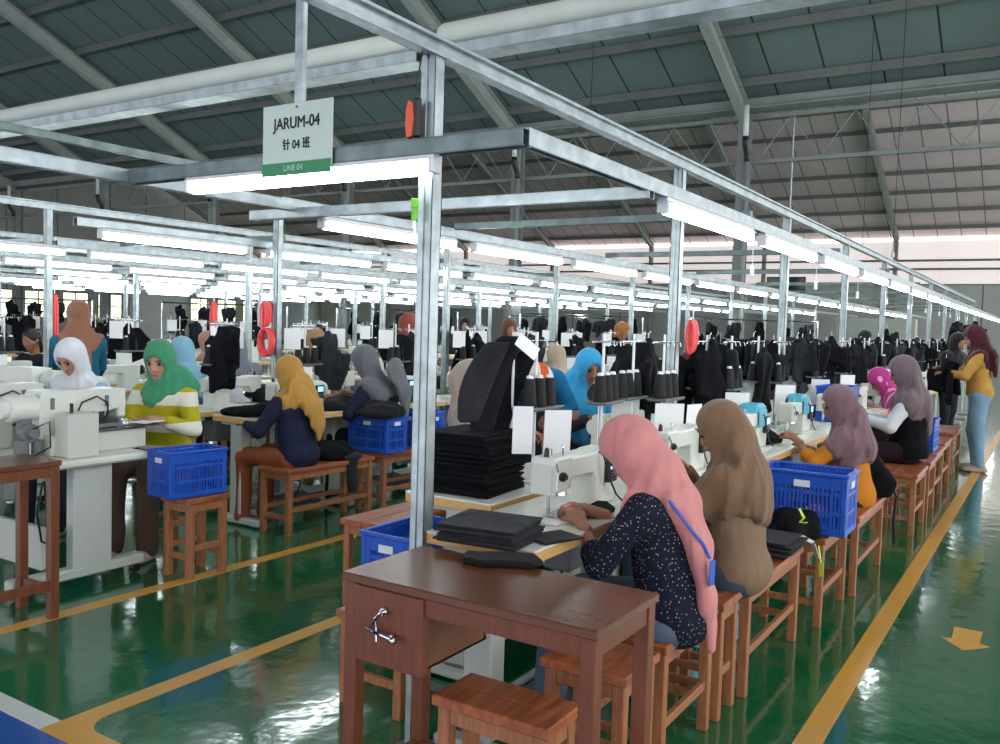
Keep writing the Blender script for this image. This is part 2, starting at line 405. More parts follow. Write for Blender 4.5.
def person(label, loc, rz, hip=.54, lean=.35, neck=.35, pitch=.6, yaw=0., hands=((.14, .42, .80), (-.12, .42, .80)), stand=False,
           hijab=(200, 120, 120), top=(30, 34, 52), bottom=(60, 60, 80), skin=None, reach=.26, tails=(), cuff=.8, face=True, res=.014, seed=0.,
           knees=None, topmat=None, hijmat=None, side=0., hem=.06, hemcut=None, shoes=True, scale=1., glasses=False, feet=None, bare=False, long_top=0.):
    skin = skin or M_SKIN
    root = thing('person', label, 'person', loc, rz)
    if scale != 1.: root.scale = (scale,) * 3
    u = np.array([math.sin(side), math.sin(lean) * math.cos(side), math.cos(lean) * math.cos(side)]); H = np.array([0, 0, hip])
    ws = H + u * .17; chs = H + u * .33; nb = H + u * .46
    la = lean + neck; hd = np.array([math.sin(side) * 1.2, math.sin(la), math.cos(la)]); hd /= np.linalg.norm(hd); Ch = nb + hd * .165
    RH = rot_to(yaw, pitch)
    sh = [H + u * .405 + np.array([s * .155, 0, 0]) for s in (1, -1)]
    arms = []
    for s, S, h in zip((1, -1), sh, hands):
        E_, Wt = ik(S, h, .255, .235, (s * .75, -.35, -1.)); arms.append((S, E_, Wt, s))
    if stand:
        ft = feet or ((.09, .02), (-.09, -.02))
        legs = [(H + np.array([s * .085, 0, -.02]), np.array([f_[0], f_[1] + .02, .45]), np.array([f_[0], f_[1] - .02, .07]), s) for s, f_ in zip((1, -1), ft)]
    else:
        kn = knees or ((.12, .43), (-.12, .43))
        legs = [(H + np.array([s * .085, 0.02, -.01]), np.array([k_[0], k_[1], hip - .03]), np.array([k_[0], k_[1] + .02, .07]), s) for s, k_ in zip((1, -1), kn)]
    def torso(P, g):
        v = el(P, H + np.array([0, -.01, 0]), (.165 + g, .12 + g, .11 + g))
        v = smin(v, rc(P, H + u * .05, ws, .12 + g, .108 + g, (1.2, .92, 1)), .05)
        v = smin(v, rc(P, ws, chs, .108 + g, .115 + g, (1.22, .92, 1)), .05)
        v = smin(v, rc(P, chs + u * .05 + np.array([.11, 0, 0]), chs + u * .05 - np.array([.11, 0, 0]), .068 + g, .068 + g), .05)
        return v
    def arm(P, a, g, t=1.):
        S, E_, Wt, s = a
        v = rc(P, S, E_, .052 + g, .042 + g); e2 = E_ + (Wt - E_) * t
        return smin(v, rc(P, E_, e2, .041 + g, .041 + g - .012 * t), .015)
    def leg(P, a, g, ankle=True):
        h0, k_, an, s = a
        v = rc(P, h0, k_, .088 + g, .062 + g)
        return smin(v, rc(P, k_, an, .058 + g, (.038 if ankle else .055) + g), .03)
    def headf(P):
        Q = (P - Ch) @ RH
        v = el(Q, (0, -.008, .018), (.074, .092, .098)); v = smin(v, el(Q, (0, .03, -.035), (.056, .058, .075)), .03)
        v = smin(v, el(Q, (0, .066, -.088), (.024, .02, .02)), .03)
        v = smax(v, -el(Q, (.031, .104, .018), (.022, .022, .014)), .012); v = smax(v, -el(Q, (-.031, .104, .018), (.022, .022, .014)), .012)
        v = smin(v, rc(Q, (0, .083, .02), (0, .102, -.02), .008, .0125), .012)
        v = smin(v, el(Q, (.013, .092, -.026), (.009, .01, .007)), .006); v = smin(v, el(Q, (-.013, .092, -.026), (.009, .01, .007)), .006)
        v = smin(v, el(Q, (0, .086, -.054), (.024, .012, .010)), .008)
        v = smin(v, el(Q, (.05, .045, -.02), (.018, .02, .025)), .02); v = smin(v, el(Q, (-.05, .045, -.02), (.018, .02, .025)), .02)
        for s in (1, -1): v = smin(v, el(Q, (s * .076, -.005, -.005), (.01, .02, .03)), .006)
        v = smin(v, rc(P, nb, Ch + RH @ np.array([0, -.02, -.05]), .055, .05), .02)
        return v
    # --- body: one continuous skin surface, finer at the head and hands
    allp = np.array([H, Ch] + [x for a in arms for x in a[:3]] + [x for a in legs for x in a[:3]])
    lo = allp.min(0) - .2; hi = allp.max(0) + .22; lo[2] = max(lo[2], -.0)
    def bodyf(P):
        v = torso(P, -.012)
        for a in arms: v = smin(v, arm(P, a, -.006), .03)
        for a in legs:
            v = smin(v, leg(P, a, -.01), .03)
            v = smin(v, rc(P, a[2] + [0, -.02, -.035], a[2] + [0, .13, -.045], .034, .024), .02)
        v = smin(v, headf(P), .02) if 0 else smin(v, rc(P, nb, Ch, .05, .05), .03)
        return v
    pieces = [field(bodyf, lo, hi, max(.016, res))]
    hr = .0065 if (face and res < .02) else .011
    pieces.append(field(headf, Ch - .15, Ch + .15, hr))
    hres = .0048 if res < .02 else .008
    for a in arms:
        dvec = (a[2] - a[1]); f_, l_, h_ = hand_field(a[2] + 0 * dvec, dvec * np.array([1, 1, .6]), np.array([-a[3] * .35, .15, -1.]), -a[3], .55)
        pieces.append(field(f_, l_, h_, hres))
    mesh_np('body', pieces, skin, root)
    # --- clothes (fine creases come from the cloth's own relief)
    tm = topmat or mat('cloth %d %d %d' % tuple(top), top, .85, 0, .08, 12, .12, 70, spec=.25)
    hm = hijmat or mat('scarf %d %d %d' % tuple(hijab), hijab, .8, 0, .05, 8, .06, 60, spec=.25, sheen=.2)
    bmt = mat('lower cloth %d %d %d' % tuple(bottom), bottom, .85, 0, .12, 10, .12, 60, spec=.2)
    wrinkle(tm, .8, 9.); wrinkle(hm, 1., 8., (1.7, 1.7, .28)); wrinkle(bmt, .7, 9.)
    def topf(P):
        v = torso(P, .014)
        for a in arms: v = smin(v, arm(P, a, .012, cuff), .025)
        v = v + fold(P, .0045, 30, seed)
        cutz = H[2] - hem
        q = (P[..., 2] - (cutz + .25 * np.clip(P[..., 1], -.1, .2)))
        return smax(v, -q, .01)
    mesh_np('top', [field(topf, [lo[0], lo[1], H[2] - hem - .08], hi, res)], tm, root)
    def botf(P):
        v = el(P, H + np.array([0, -.01, -.005]), (.172, .126, .115))
        for a in legs: v = smin(v, leg(P, a, .008, stand), .05)
        v = v + fold(P, .005, 22, seed + 2)
        return smax(v, P[..., 2] - (H[2] + .06), .01)
    mesh_np('trousers', [field(botf, lo, [hi[0], hi[1], H[2] + .12], max(res, .014))], bmt, root)
    if shoes:
        for a in legs:
            s = a[2]
            def shf(P): return smax(smin(rc(P, s + [0, -.03, -.028], s + [0, .14, -.04], .042, .034), el(P, s + [0, .03, -.05], (.045, .12, .025)), .02), .0 - P[..., 2] + .002, .003)
            mesh_np('shoe', [field(shf, s + [-.07, -.1, -.08], s + [.07, .22, .05], .011)], M_SHOE, root)
    # --- head scarf
    if not bare:
        nc = nb + hd * .02
        def hijf(P):
            Q = (P - Ch) @ RH
            v = el(Q, (0, -.012, .022), (.094, .116, .120))
            v = smin(v, el(Q, (0, .0, -.07), (.078, .085, .085)), .04)
            v = smax(v, -el(Q, (0, .112, -.012), (.060, .075, .082)), .012)
            d = smin(rc(P, Ch + RH @ np.array([0, -.015, -.06]), nb + u * .01, .080, .088, (1.05, 1.0, 1)), torso(P, .032), .045)
            for a in arms: d = smin(d, rc(P, a[0], a[1], .078, .066), .03)
            R = np.sqrt((((P - (nb - u * .02)) / np.array([1.15, 1.1, 1.0])) ** 2).sum(-1)) - reach
            ang = np.arctan2(P[..., 0] - nb[0], P[..., 1] - nb[1])
            d = smax(d, R + .02 * np.sin(3 * ang + seed), .012)
            d = smax(d, -el(Q, (0, .15, -.02), (.062, .09, .078)), .012)
            v = smin(v, d, .03)
            for (pts, w0, w1, fl) in tails:
                for i in range(len(pts) - 1):
                    ta, tb = i / (len(pts) - 1), (i + 1) / (len(pts) - 1)
                    v = smin(v, rc(P, pts[i], pts[i + 1], w0 + (w1 - w0) * ta, w0 + (w1 - w0) * tb, fl), .055)
            damp = np.clip((Ch[2] + .09 - P[..., 2]) / .18, .10, 1)
            cr = (np.abs(np.sin(6.5 * ang + 5 * P[..., 2] + seed + 1.3 * np.sin(10 * P[..., 2] + seed))) ** .8 - .6) * .0125
            return v + (cr + fold(P, .0045, 44, seed)) * damp
        ext = [nb - .36, Ch + .2, nb + .36] + [np.array(p) - .14 for t_ in tails for p in t_[0]] + [np.array(p) + .14 for t_ in tails for p in t_[0]]
        e = np.array(ext); mesh_np('headscarf', [field(hijf, e.min(0), e.max(0), min(res, .012) if res < .02 else res)], hm, root)
    else:
        def hairf(P):
            Q = (P - Ch) @ RH; v = el(Q, (0, -.018, .028), (.084, .1, .104)); v = smin(v, rc(Q, (0, -.07, 0), (0, -.09, -.15), .06, .035), .05)
            return smax(v, -el(Q, (0, .1, -.02), (.066, .07, .085)), .02) + fold(P, .003, 60, seed)
        mesh_np('hair', [field(hairf, Ch - .28, Ch + .18, .011)], mat('dark hair', (26, 20, 18), .5, 0, .2, 20), root)
    if glasses:
        mb = MB()
        for s in (1, -1):
            mb.tube([Ch + RH @ np.array([s * .033 + .022 * math.cos(a_), .104 - .010 * abs(math.cos(a_) + s) / 2, .014 + .018 * math.sin(a_)]) for a_ in [2 * PI * k_ / 14 for k_ in range(14)]], .0016, 5, close=True)
            mb.tube([Ch + RH @ np.array([s * .055, .098, .018]), Ch + RH @ np.array([s * .078, .05, .016]), Ch + RH @ np.array([s * .080, .0, .01])], .0016, 5)
        mb.tube([Ch + RH @ np.array([x_, .107, .018]) for x_ in (-.011, 0, .011)], .0016, 5); mb.build('glasses', M_BLACKP, root, smooth=True)
    if face and res < .02:
        for s in (1, -1):
            c = Ch + RH @ np.array([s * .031, .080, .014]); mb = MB(); mb.lathe([(.004, -.0085), (.009, -.005), (.0105, 0), (.009, .005), (.004, .0085)], n=10, M=Matrix.Translation(c) @ Matrix.Rotation(PI / 2, 4, 'X')); mb.build('eye', M_EYE, root, smooth=True)
            mb = MB(); mb.tube([Ch + RH @ np.array([s * x, y, z]) for x, y, z in ((.016, .094, .034), (.031, .092, .041), (.047, .082, .036))], [.0022, .0032, .0018], 6); mb.build('eyebrow', M_EYE, root)
        mb = MB(); mb.tube([Ch + RH @ np.array([x, y, z]) for x, y, z in ((-.022, .088, -.054), (-.008, .097, -.051), (0, .097, -.053), (.008, .097, -.051), (.022, .088, -.054))], [.002, .0052, .0046, .0052, .002], 6); mb.build('lips', M_LIP, root, smooth=True)
    return root
# ================================================================== THE SETTING
fl = MB().box((18, 22, -.05), (60, 60, .1), ch=.001).build('floor', floor_mat()); struct(fl)
def mark(name, m, polys, z=.0016):
    mb = MB()
    for poly in polys:
        n = len(poly); mb.add([(x, y, z) for x, y in poly] + [(x, y, -.001) for x, y in poly], [tuple(range(n))] + [((i + 1) % n, i, i + n, (i + 1) % n + n) for i in range(n)])
    return mb.build(name, m)
def R4(x0, x1, y0, y1): return [(x0, y0), (x1, y0), (x1, y1), (x0, y1)]
struct(mark('trim_1', M_YELLOW, [R4(-3, 44, .625, .715)]), 'long yellow floor line beside the right aisle')
struct(mark('trim_2', M_YELLOW, [R4(1.66, 40, 3.90, 3.99)]), 'yellow floor line in front of the second row of benches')
fil = [(1.76, 2.81)] + [(1.76 + .10 - .10 * math.cos(a * PI / 16), 2.81 - .10 + .10 * math.sin(a * PI / 16)) for a in range(0, 9)]
struct(mark('trim_3', M_YELLOW, [R4(1.66, 40, 2.81, 2.90), R4(1.66, 1.76, -3, 2.81), fil]), 'yellow floor line that turns the corner by the blue floor')
struct(mark('trim_4', M_WHITEPAINT, [R4(1.66, 1.74, 2.90, 12)]), 'white floor line along the blue floor')
a = mark('floor_arrow', M_YELLOW, [[(4.90, .235), (4.90, .36), (4.70, .355), (4.69, .40), (4.55, .295), (4.68, .19), (4.70, .235)]])
tag(a, 'yellow painted arrow on the green aisle floor', 'floor marking')

RX, RZ, SL = 18.0, 6.0, .459
def roofplane(name, x0, z0, x1, z1):
    t = .06; mb = MB(); y0, y1 = -7.8, 50.4
    v = [(x0, y0, z0), (x1, y0, z1), (x1, y1, z1), (x0, y1, z0)]
    mb.add(v + [(x, y, z + t) for x, y, z in v], [(0, 1, 2, 3), (7, 6, 5, 4), (0, 4, 5, 1), (1, 5, 6, 2), (2, 6, 7, 3), (3, 7, 4, 0)])
    return struct(mb.build(name, M_ROOF_LIT if x0 >= RX else M_ROOF))
rg = RX - 13.75; rgz = RZ + 13.75 * SL
roofplane('ceiling', rg, rgz + .2, RX, RZ + .2); roofplane('ceiling.001', rg - 13.75, RZ + .2, rg, rgz + .2)
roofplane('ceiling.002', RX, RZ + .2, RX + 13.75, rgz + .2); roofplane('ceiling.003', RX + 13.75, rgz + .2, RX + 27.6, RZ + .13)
# purlins and rafters under the two slopes that the hall shows
k = 5
def pur(x, z):
    global k
    o = MB().beam((x, -7.6, z), (x, 50, z), .07, .17).build('trim_%d' % k, M_PURLIN); k += 1
    struct(o, 'steel purlin running under the roof sheets')
for i in range(8): x = RX - .6 - 1.3 * i; pur(x, RZ + (RX - x) * SL + .10)
for i in range(9): x = RX + 27.5 - .85 - 1.36 * i; pur(x, RZ + (RX + 27.5 - x) * SL + .08)
def ibeam(mb, p, q, w, h, t=.02):
    up = Vector((0, 0, 1)); d = (Vector(q) - Vector(p)).normalized(); sd = d.cross(up).normalized(); u = sd.cross(d)
    mb.beam(p, q, t, h)
    for s in (1, -1): mb.beam(Vector(p) + u * s * h / 2, Vector(q) + u * s * h / 2, w, t)
for j in range(9):
    y = .2 + 5.45 * j
    mb = MB(); ibeam(mb, (rg, y, rgz - .16), (RX - .1, y, RZ - .1), .2, .30); struct(mb.build('trim_%d' % k, M_RAFTER), 'sloping steel rafter of the near roof span'); k += 1
    yf = 6.7 + 6.2 * (j - 1); mb = MB(); ibeam(mb, (RX + 13.75, yf, rgz - .16), (RX + 27.4, yf, RZ - .1), .2, .26); struct(mb.build('trim_%d' % k, M_RAFTER), 'sloping steel rafter of the far roof span'); k += 1
    mb = MB(); mb.box((RX, y, 2.95), (.25, .014, 5.9)); mb.box((RX - .12, y, 2.95), (.016, .22, 5.9)); mb.box((RX + .12, y, 2.95), (.016, .22, 5.9)); mb.box((RX, y, .012), (.36, .32, .02))
    struct(mb.build('column_%d' % (j + 1), M_COLUMN), 'grey steel I-section column under the roof valley')
    mb = MB(); mb.box((RX + 27.2, yf, 3.0), (.22, .18, 6.0)); struct(mb.build('column_%d' % (j + 21), M_COLUMN), 'grey steel column against the far wall')
    dp = thing('drain_pipe', 'grey drain pipe with a black elbow beside the %s valley column from the right' % ORD[j], 'pipe', (RX - .26, y - .14, 0), 0, 'valley drain pipes')
    mb = MB(); mb.tube([(0, .0, .02), (0, 0, 4.9)], .055, 10); mb.build('pipe', M_COLUMN, dp, smooth=True)
    mb = MB(); mb.tube([(0, 0, 4.88), (0, 0, 4.98), (-.02, .0, 5.06), (-.13, .0, 5.18), (-.15, 0, 5.26), (-.15, 0, 5.36)], .062, 10); mb.build('elbow', M_BLACKP, dp, smooth=True)
    mb = MB(); mb.tube([(-.15, 0, 5.34), (-.15, 0, 5.98)], .055, 10); mb.build('downspout', M_WHITEP, dp, smooth=True)
# valley gutter and lattice girder
struct(MB().box((RX, 21.3, 5.98), (.5, 58, .06)).box((RX - .24, 21.3, 6.07), (.02, 58, .16)).build('trim_%d' % k, M_COLUMN), 'valley gutter along the column row'); k += 1
mb = MB(); mb.beam((RX + .2, -7.6, 5.86), (RX + .2, 50, 5.86), .07, .08); mb.beam((RX + .2, -7.6, 4.95), (RX + .2, 50, 4.95), .07, .08)
y = -7.6; f = 0
while y < 49.4:
    mb.tube([(RX + .2, y, 4.98 if f else 5.82), (RX + .2, y + .62, 5.82 if f else 4.98)], .011, 5); y += .62; f = 1 - f
struct(mb.build('trim_%d' % k, M_COLUMN), 'lattice girder with thin zigzag bars under the valley'); k += 1
mb = MB()
for z_ in (5.0, 4.6): mb.beam((RX + 27.0, -7.6, z_), (RX + 27.0, 50, z_), .06, .1)
struct(mb.build('trim_%d' % k, M_PURLIN), 'horizontal rails high on the far wall'); k += 1
# walls
XW = RX + 27.6
mb = MB().box((XW, 21.4, 1.95), (.12, 58.6, 3.9), ch=.002); struct(mb.build('wall_far', M_WALLG))
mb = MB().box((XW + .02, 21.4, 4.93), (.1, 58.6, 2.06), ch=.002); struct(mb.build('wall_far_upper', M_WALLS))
mb = MB().box((XW + .03, 21.4, 6.04), (.04, 58.6, .16), ch=.002); struct(mb.build('window_1', M_GLASS), 'strip of daylight between far wall and roof')
struct(MB().box((XW - .05, 21.4, 3.92), (.05, 58.5, .07)).build('trim_%d' % k, M_COLUMN), 'rail where the pale upper far wall starts'); k += 1
# left wall with a row of windows
def wall_left():
    mb = MB(); Y = 50.6; x = -9.4
    mb.box((18.2, Y, .5), (55.2, .12, 1.0), ch=.002); mb.box((18.2, Y, 4.6), (55.2, .12, 4.0), ch=.002)
    wx = []
    while x < 45:
        mb.box((x + .3, Y, 1.8), (.6, .12, 1.6), ch=.002); wx.append(x + .6); x += 2.3
    mb.add([(-9.4, Y, 6.6), (4.25, Y, 12.5), (18, Y, 6.2), (31.75, Y, 12.5), (45.6, Y, 6.2), (45.6, Y, 6.5), (-9.4, Y, 6.5)], [(0, 1, 2, 3, 4, 5, 6)])
    struct(mb.build('wall_left', M_WALLX)); return wx
M_FOLI = mat('sunlit yard pane', (190, 200, 120), .3, 0, .5, 1.6)
_b = M_FOLI.node_tree.nodes['Principled BSDF']; _r = [n for n in M_FOLI.node_tree.nodes if n.type == 'VALTORGB'][0]
M_FOLI.node_tree.links.new(_r.outputs[0], _b.inputs['Emission Color']); _b.inputs['Emission Strength'].default_value = 2.6
_r.color_ramp.elements[0].color = (*lin((170, 182, 130)), 1); _r.color_ramp.elements[1].color = (*lin((255, 250, 228)), 1)
for i, x in enumerate(wall_left()):
    if x > 10:
        o = MB().box((x + .85, 50.64, 1.8), (1.7, .03, 1.6)).build('window_%d' % (i + 2), M_FOLI); struct(o)
        mb = MB()
        for dx in (.03, .85, 1.67): mb.box((x + dx, 50.56, 1.8), (.06, .05, 1.6))
        for dz in (1.03, 1.8, 2.57): mb.box((x + .85, 50.56, dz), (1.7, .05, .06))
        mb.build('window_frame', M_COLUMN, o)
# hanging cable drops with bulb holders
for i, (x, y, z) in enumerate([(16.5, 3.0, 3.0), (15.2, 2.3, 2.75), (12.5, 6.4, 3.1)]):
    t = thing('pendant_cable', 'thin cable hanging from the roof over the far sewing rows, %s of them' % ORD[i], 'cable', (x, y, z), 0, 'pendant cables')
    zt = RZ + (RX - x) * SL + .2 - z
    MB().tube([(0, 0, 0), (.01, 0, zt * .5), (0, 0, zt)], .005, 6).build('cable', M_BLACKP, t)
    MB().lathe([(.012, .05), (.025, .03), (.03, -.02), (.02, -.05), (.006, -.06)]).build('socket', M_WHITEP, t, smooth=True)

# ------------------------------------------------------------------ overhead frames, tubes, ducts
def cch(mb, p, q, w=.045, h=.05, lip=.012):
    """open channel: back web with two flanges"""
    mb.beam(p, q, w, .004); d = (Vector(q) - Vector(p)).normalized(); sd = d.cross(Vector((0, 0, 1))).normalized()
    for s in (1, -1):
        o = sd * s * (w / 2 - .002); mb.beam(Vector(p) + o - Vector((0, 0, h / 2)), Vector(q) + o - Vector((0, 0, h / 2)), .004, h)
        o2 = sd * s * (w / 2 - lip / 2); mb.beam(Vector(p) + o2 - Vector((0, 0, h)), Vector(q) + o2 - Vector((0, 0, h)), lip, .004)
ROWS = [1.38, 3.27, 5.2, 7.1, 9.0, 10.9, 12.8, 14.7, 16.6, 18.5]
TX0, TP, TN = 3.36, 1.41, 18
NAMES = {1.76: 'nearest', 5.06: 'second', 7.3: 'third', 10.6: 'fourth', 13.9: 'fifth', 17.2: 'sixth'}
def frame(yc, x0, xs, rails, label, xend=28.4, chord_from=None, armx=()):
    t = thing('overhead_frame', label, 'frame', (0, 0, 0), 0, 'galvanised overhead frames')
    mb = MB(); a0 = x0 if chord_from is None else chord_from
    mb.beam((a0, yc, 2.335), (24, yc, 2.335), .045, .05); mb.beam((a0, yc - .03, 2.36), (24, yc - .03, 2.36), .02, .012)
    mb.beam((a0, yc - .03, 2.31), (24, yc - .03, 2.31), .02, .012)
    mb.build('top_chord', M_GALV, t)
    for x in xs:
        mb = MB(); w = .056
        mb.box((x + w / 2 - .003, yc, 1.155), (.006, w, 2.31), ch=.001); mb.box((x, yc + w / 2 - .003, 1.155), (w, .006, 2.31), ch=.001); mb.box((x, yc - w / 2 + .003, 1.155), (w, .006, 2.31), ch=.001)
        mb.box((x - w / 2 + .003, yc + w / 2 - .012, 1.155), (.006, .024, 2.31), ch=.001); mb.box((x - w / 2 + .003, yc - w / 2 + .012, 1.155), (.006, .024, 2.31), ch=.001)
        mb.box((x, yc, .005), (.14, .14, .01)); mb.box((x, yc, 1.2), (.046, .046, 2.2), ch=.001); mb.build('post', M_GALV, t)
    for ry, rx0 in rails:
        mb = MB(); cch(mb, (rx0, ry, 2.035), (xend, ry, 2.035)); mb.build('rail', M_GALV, t)
    lo = min([r[0] for r in rails] + [yc]) ; hi = max([r[0] for r in rails] + [yc])
    for x in xs[:10]:
        if x < 3: continue
        mb = MB(); mb.beam((x + .06, lo, 2.06), (x + .06, hi, 2.06), .04, .04); mb.build('cross_arm', M_GALVD if int(x * 10) % 2 else M_GALV, t)
    return t
PX = [2.31 + 2.2 * i for i in range(11)]
f1 = frame(1.76, 1.2, PX, [(1.38, 2.26), (3.27, .8)], 'nearest galvanised overhead frame with posts through the first sewing line')
mb = MB(); cch(mb, (2.25, 1.36, 2.03), (2.25, 3.3, 2.03), .05, .05); mb.build('cross_arm', M_GALVD, f1)
mb = MB(); cch(mb, (3.2, 1.36, 2.0), (3.2, 3.6, 2.0), .05, .045); mb.build('cross_arm', M_GALV, f1)
frame(5.06, 4.75, [4.75 + 2.2 * i for i in range(9)], [(5.2, 3.2), (7.1, 4.2)], 'second overhead frame above the sewing line of the woman in mustard scarf')
frame(7.3, .5, [2.05, 4.25, 6.45, 8.65, 10.85, 13.05, 15.25], [(7.6, 3.0), (9.0, 3.0)], 'third overhead frame with its top rail leaving the picture at left')
frame(10.6, 4.0, [5.2 + 2.2 * i for i in range(7)], [(10.9, 4.0), (12.8, 4.5)], 'fourth overhead frame in the bright part of the hall')
frame(13.9, 6.0, [7.3 + 2.2 * i for i in range(6)], [(14.7, 6), (16.6, 7), (18.5, 8)], 'farthest overhead frame beneath the crowd of lit tubes')
mb = MB(); mb.beam((2.2, 4.35, 2.33), (3.6, 4.33, 2.33), .035, .04); mb.beam((3.55, 4.33, 2.34), (3.55, 5.06, 2.34), .035, .035); mb.beam((3.55, 5.06, 2.34), (4.8, 5.06, 2.34), .035, .035)
tag(mb.build('bracing_rail', M_GALVD), 'short dull bracing rail over the second aisle left of the line sign', 'rail')

# tube lights
def tube_template():
    t = thing('tube_light', 'x', 'tube light', (0, 0, 0), 0)
    mb = MB(); mb.box((.6, 0, .030), (1.2, .045, .026)); mb.box((.6, 0, .014), (1.19, .066, .006)); mb.build('housing', M_WHITEP, t)
    mb = MB(); mb.tube([(.02, 0, -.006), (.03, 0, -.012), (1.17, 0, -.012), (1.18, 0, -.006)], [.012, .023, .023, .012], 10); mb.build('tube', M_TUBE, t, smooth=True)
    mb = MB(); mb.box((.010, 0, -.004), (.020, .052, .054)); mb.build('end_cap', M_WHITEP, t); MB().box((1.190, 0, -.004), (.020, .052, .054)).build('end_cap', M_WHITEP, t)
    return t
TT = tube_template(); first = True
rowdesc = ['rail beside the right aisle', 'second rail from the right', 'third rail from the right', 'fourth rail from the right', 'fifth rail from the right',
           'sixth rail from the right', 'seventh rail from the right', 'eighth rail from the right', 'ninth rail from the right', 'farthest rail from the right']
for r, y in enumerate(ROWS):
    n = TN if r == 0 else 15 - r // 2
    for i in range(n):
        x = TX0 + TP * i
        if r == 1: x += .0
        if r == 3: x -= .28
        if .585 * y > x + 1.3: continue
        lb = 'lit white tube light under the %s, %s along it' % (rowdesc[r], ORD[i])
        if first:
            TT.location = (x, y, 1.95); tag(TT, lb, 'tube light', 'tube lights under the rails'); SEEN.pop('x', None); first = False
        else: dup(TT, (x, y, 1.95), 0, lb, 'tube lights under the rails')
t = dup(TT, (2.25, 1.69, 1.952), PI / 2, 'large lit tube light under the cross arm below the line sign', 'tube lights under the rails')

# duct and its galvanised tray
for (y0, y1, lb) in ((2.33, 6.3, 'off white round duct on a steel tray, piece left of the tall post'), (-.4, 2.19, 'off white round duct on a steel tray, piece right of the tall post')):
    t = thing('air_duct', lb, 'duct', (2.93, 0, 2.61), 0, 'round ducts over the frames')
    MB().tube([(0, y0, .005), (0, y0 + .02, .005), (0, y1 - .02, .005), (0, y1, .005)], [.042, .05, .05, .042], 16).build('duct_pipe', M_WHITEDUCT, t, smooth=True)
    mb = MB(); mb.box((0, (y0 + y1) / 2, -.052), (.11, y1 - y0 + .1, .006)); mb.box((0, (y0 + y1) / 2, -.093), (.11, y1 - y0 + .1, .004)); mb.box((-.054, (y0 + y1) / 2, -.072), (.004, y1 - y0 + .1, .045)); mb.box((.054, (y0 + y1) / 2, -.072), (.004, y1 - y0 + .1, .045)); mb.build('tray', M_GALV, t)
    MB().box((0, y0 - .053 if y0 < 0 else y1 + .053 if y0 < 2 else y0 - .053, -.07), (.1, .006, .04)).build('end_cap', M_BLACKP, t)
MB().tube([(2.93, 2.17, 2.613), (2.93, 2.35, 2.613)], .045, 14)
o = MB().tube([(2.93, 2.19, 2.61), (2.93, 2.26, 2.60), (2.93, 2.335, 2.61)], .041, 14).build('duct_coupling', M_GREYP); tag(o, 'grey coupling between the two off white duct pieces', 'duct coupling')

# line sign on its hanger
sg = thing('hanging_line_sign', 'white and green sign reading JARUM-04 hanging from a steel bar', 'sign', (2.215, 2.275, -.035))
MB().box((.012, 0, 2.6), (.02, .045, .86)).box((.012, 0, 2.14), (.012, .03, .1)).build('hanger_bar', M_GALV, sg)
MB().box((0, 0, 2.12), (.006, .335, .225), ch=.001).build('board', mat('pale sign board', (206, 224, 208), .4), sg)
MB().box((-.0045, 0, 2.0065), (.004, .333, .045), ch=.0005).build('green_band', mat('green sign band', (44, 142, 88), .45), sg)
MB().cyl((-.005, 0, 2.218), .004, .005, 'X', 8).build('rivet', M_GREYP, sg)
def text(s, parent, loc, size, m, squeeze=1.0, name='lettering'):
    cu = bpy.data.curves.new(name, 'FONT'); cu.body = s; cu.size = size; cu.align_x = 'CENTER'; cu.align_y = 'CENTER'; cu.extrude = .0006
    tmp = bpy.data.objects.new('tmp', cu); COL.objects.link(tmp); bpy.context.view_layer.update()
    me = bpy.data.meshes.new_from_object(tmp.evaluated_get(bpy.context.evaluated_depsgraph_get())); bpy.data.objects.remove(tmp); me.materials.clear(); me.materials.append(m)
    V_ = [tuple(v.co) for v in me.vertices]; F_ = [tuple(q.vertices) for q in me.polygons]; me = bpy.data.meshes.new(name); nv = len(V_); e_ = size * .018
    me.from_pydata([(x + dx, y + dy, z + k_ * 1e-5) for k_, (dx, dy) in enumerate(((0, 0), (e_, 0), (-e_, 0), (0, e_), (0, -e_))) for x, y, z in V_], [], [tuple(i + k_ * nv for i in f) for k_ in range(5) for f in F_]); me.materials.append(m)
    o = bpy.data.objects.new(name, me); COL.objects.link(o); o.parent = parent; o.location = loc
    o.rotation_euler = (PI / 2, 0, -PI / 2); o.scale = (squeeze, 1, 1); return o
M_INK = mat('black sign ink', (14, 20, 18), .6); M_INKW = mat('pale sign ink', (170, 214, 186), .6)
text('JARUM-04', sg, (-.0042, 0, 2.163), .056, M_INK, .92); text('\u9488 04 \u73ed', sg, (-.0042, 0, 2.088), .042, M_INK, .9); text('LINE 04', sg, (-.0072, .01, 2.0075), .028, M_INKW)

# pull handle and green tape on the tall post
hd_ = thing('hand_tool', 'orange and dark grey handle hung high on the tall post', 'handle tool', (2.25, 1.80, 2.10))
MB().prism([(-.012, -.055), (.008, -.06), (.014, -.02), (.012, .03), (.004, .06), (-.014, .05), (-.02, .0)], .022, Matrix.Rotation(PI / 2, 4, 'Z')).build('grip', M_ORANGE, hd_)
MB().box((.002, -.024, .003), (.022, .026, .125), ch=.006).build('body', M_BLACKP, hd_)
MB().tube([(0, -.02, .06), (.005, -.02, .12), (.01, -.03, .2), (.0, -.04, .235)], .003, 6).build('cord', M_BLACKP, hd_)
gt = thing('air_valve', 'green and steel air valve clamped on the tall post', 'valve', (2.25, 1.775, 1.80))
MB().cyl((0, 0, .03), .013, .03).cyl((0, 0, .0), .010, .05).build('green_collar', M_NEONG, gt); MB().tube([(0, 0, -.02), (0, 0, -.05), (.01, 0, -.10)], .005, 6).build('hose_tail', M_CHROME, gt)
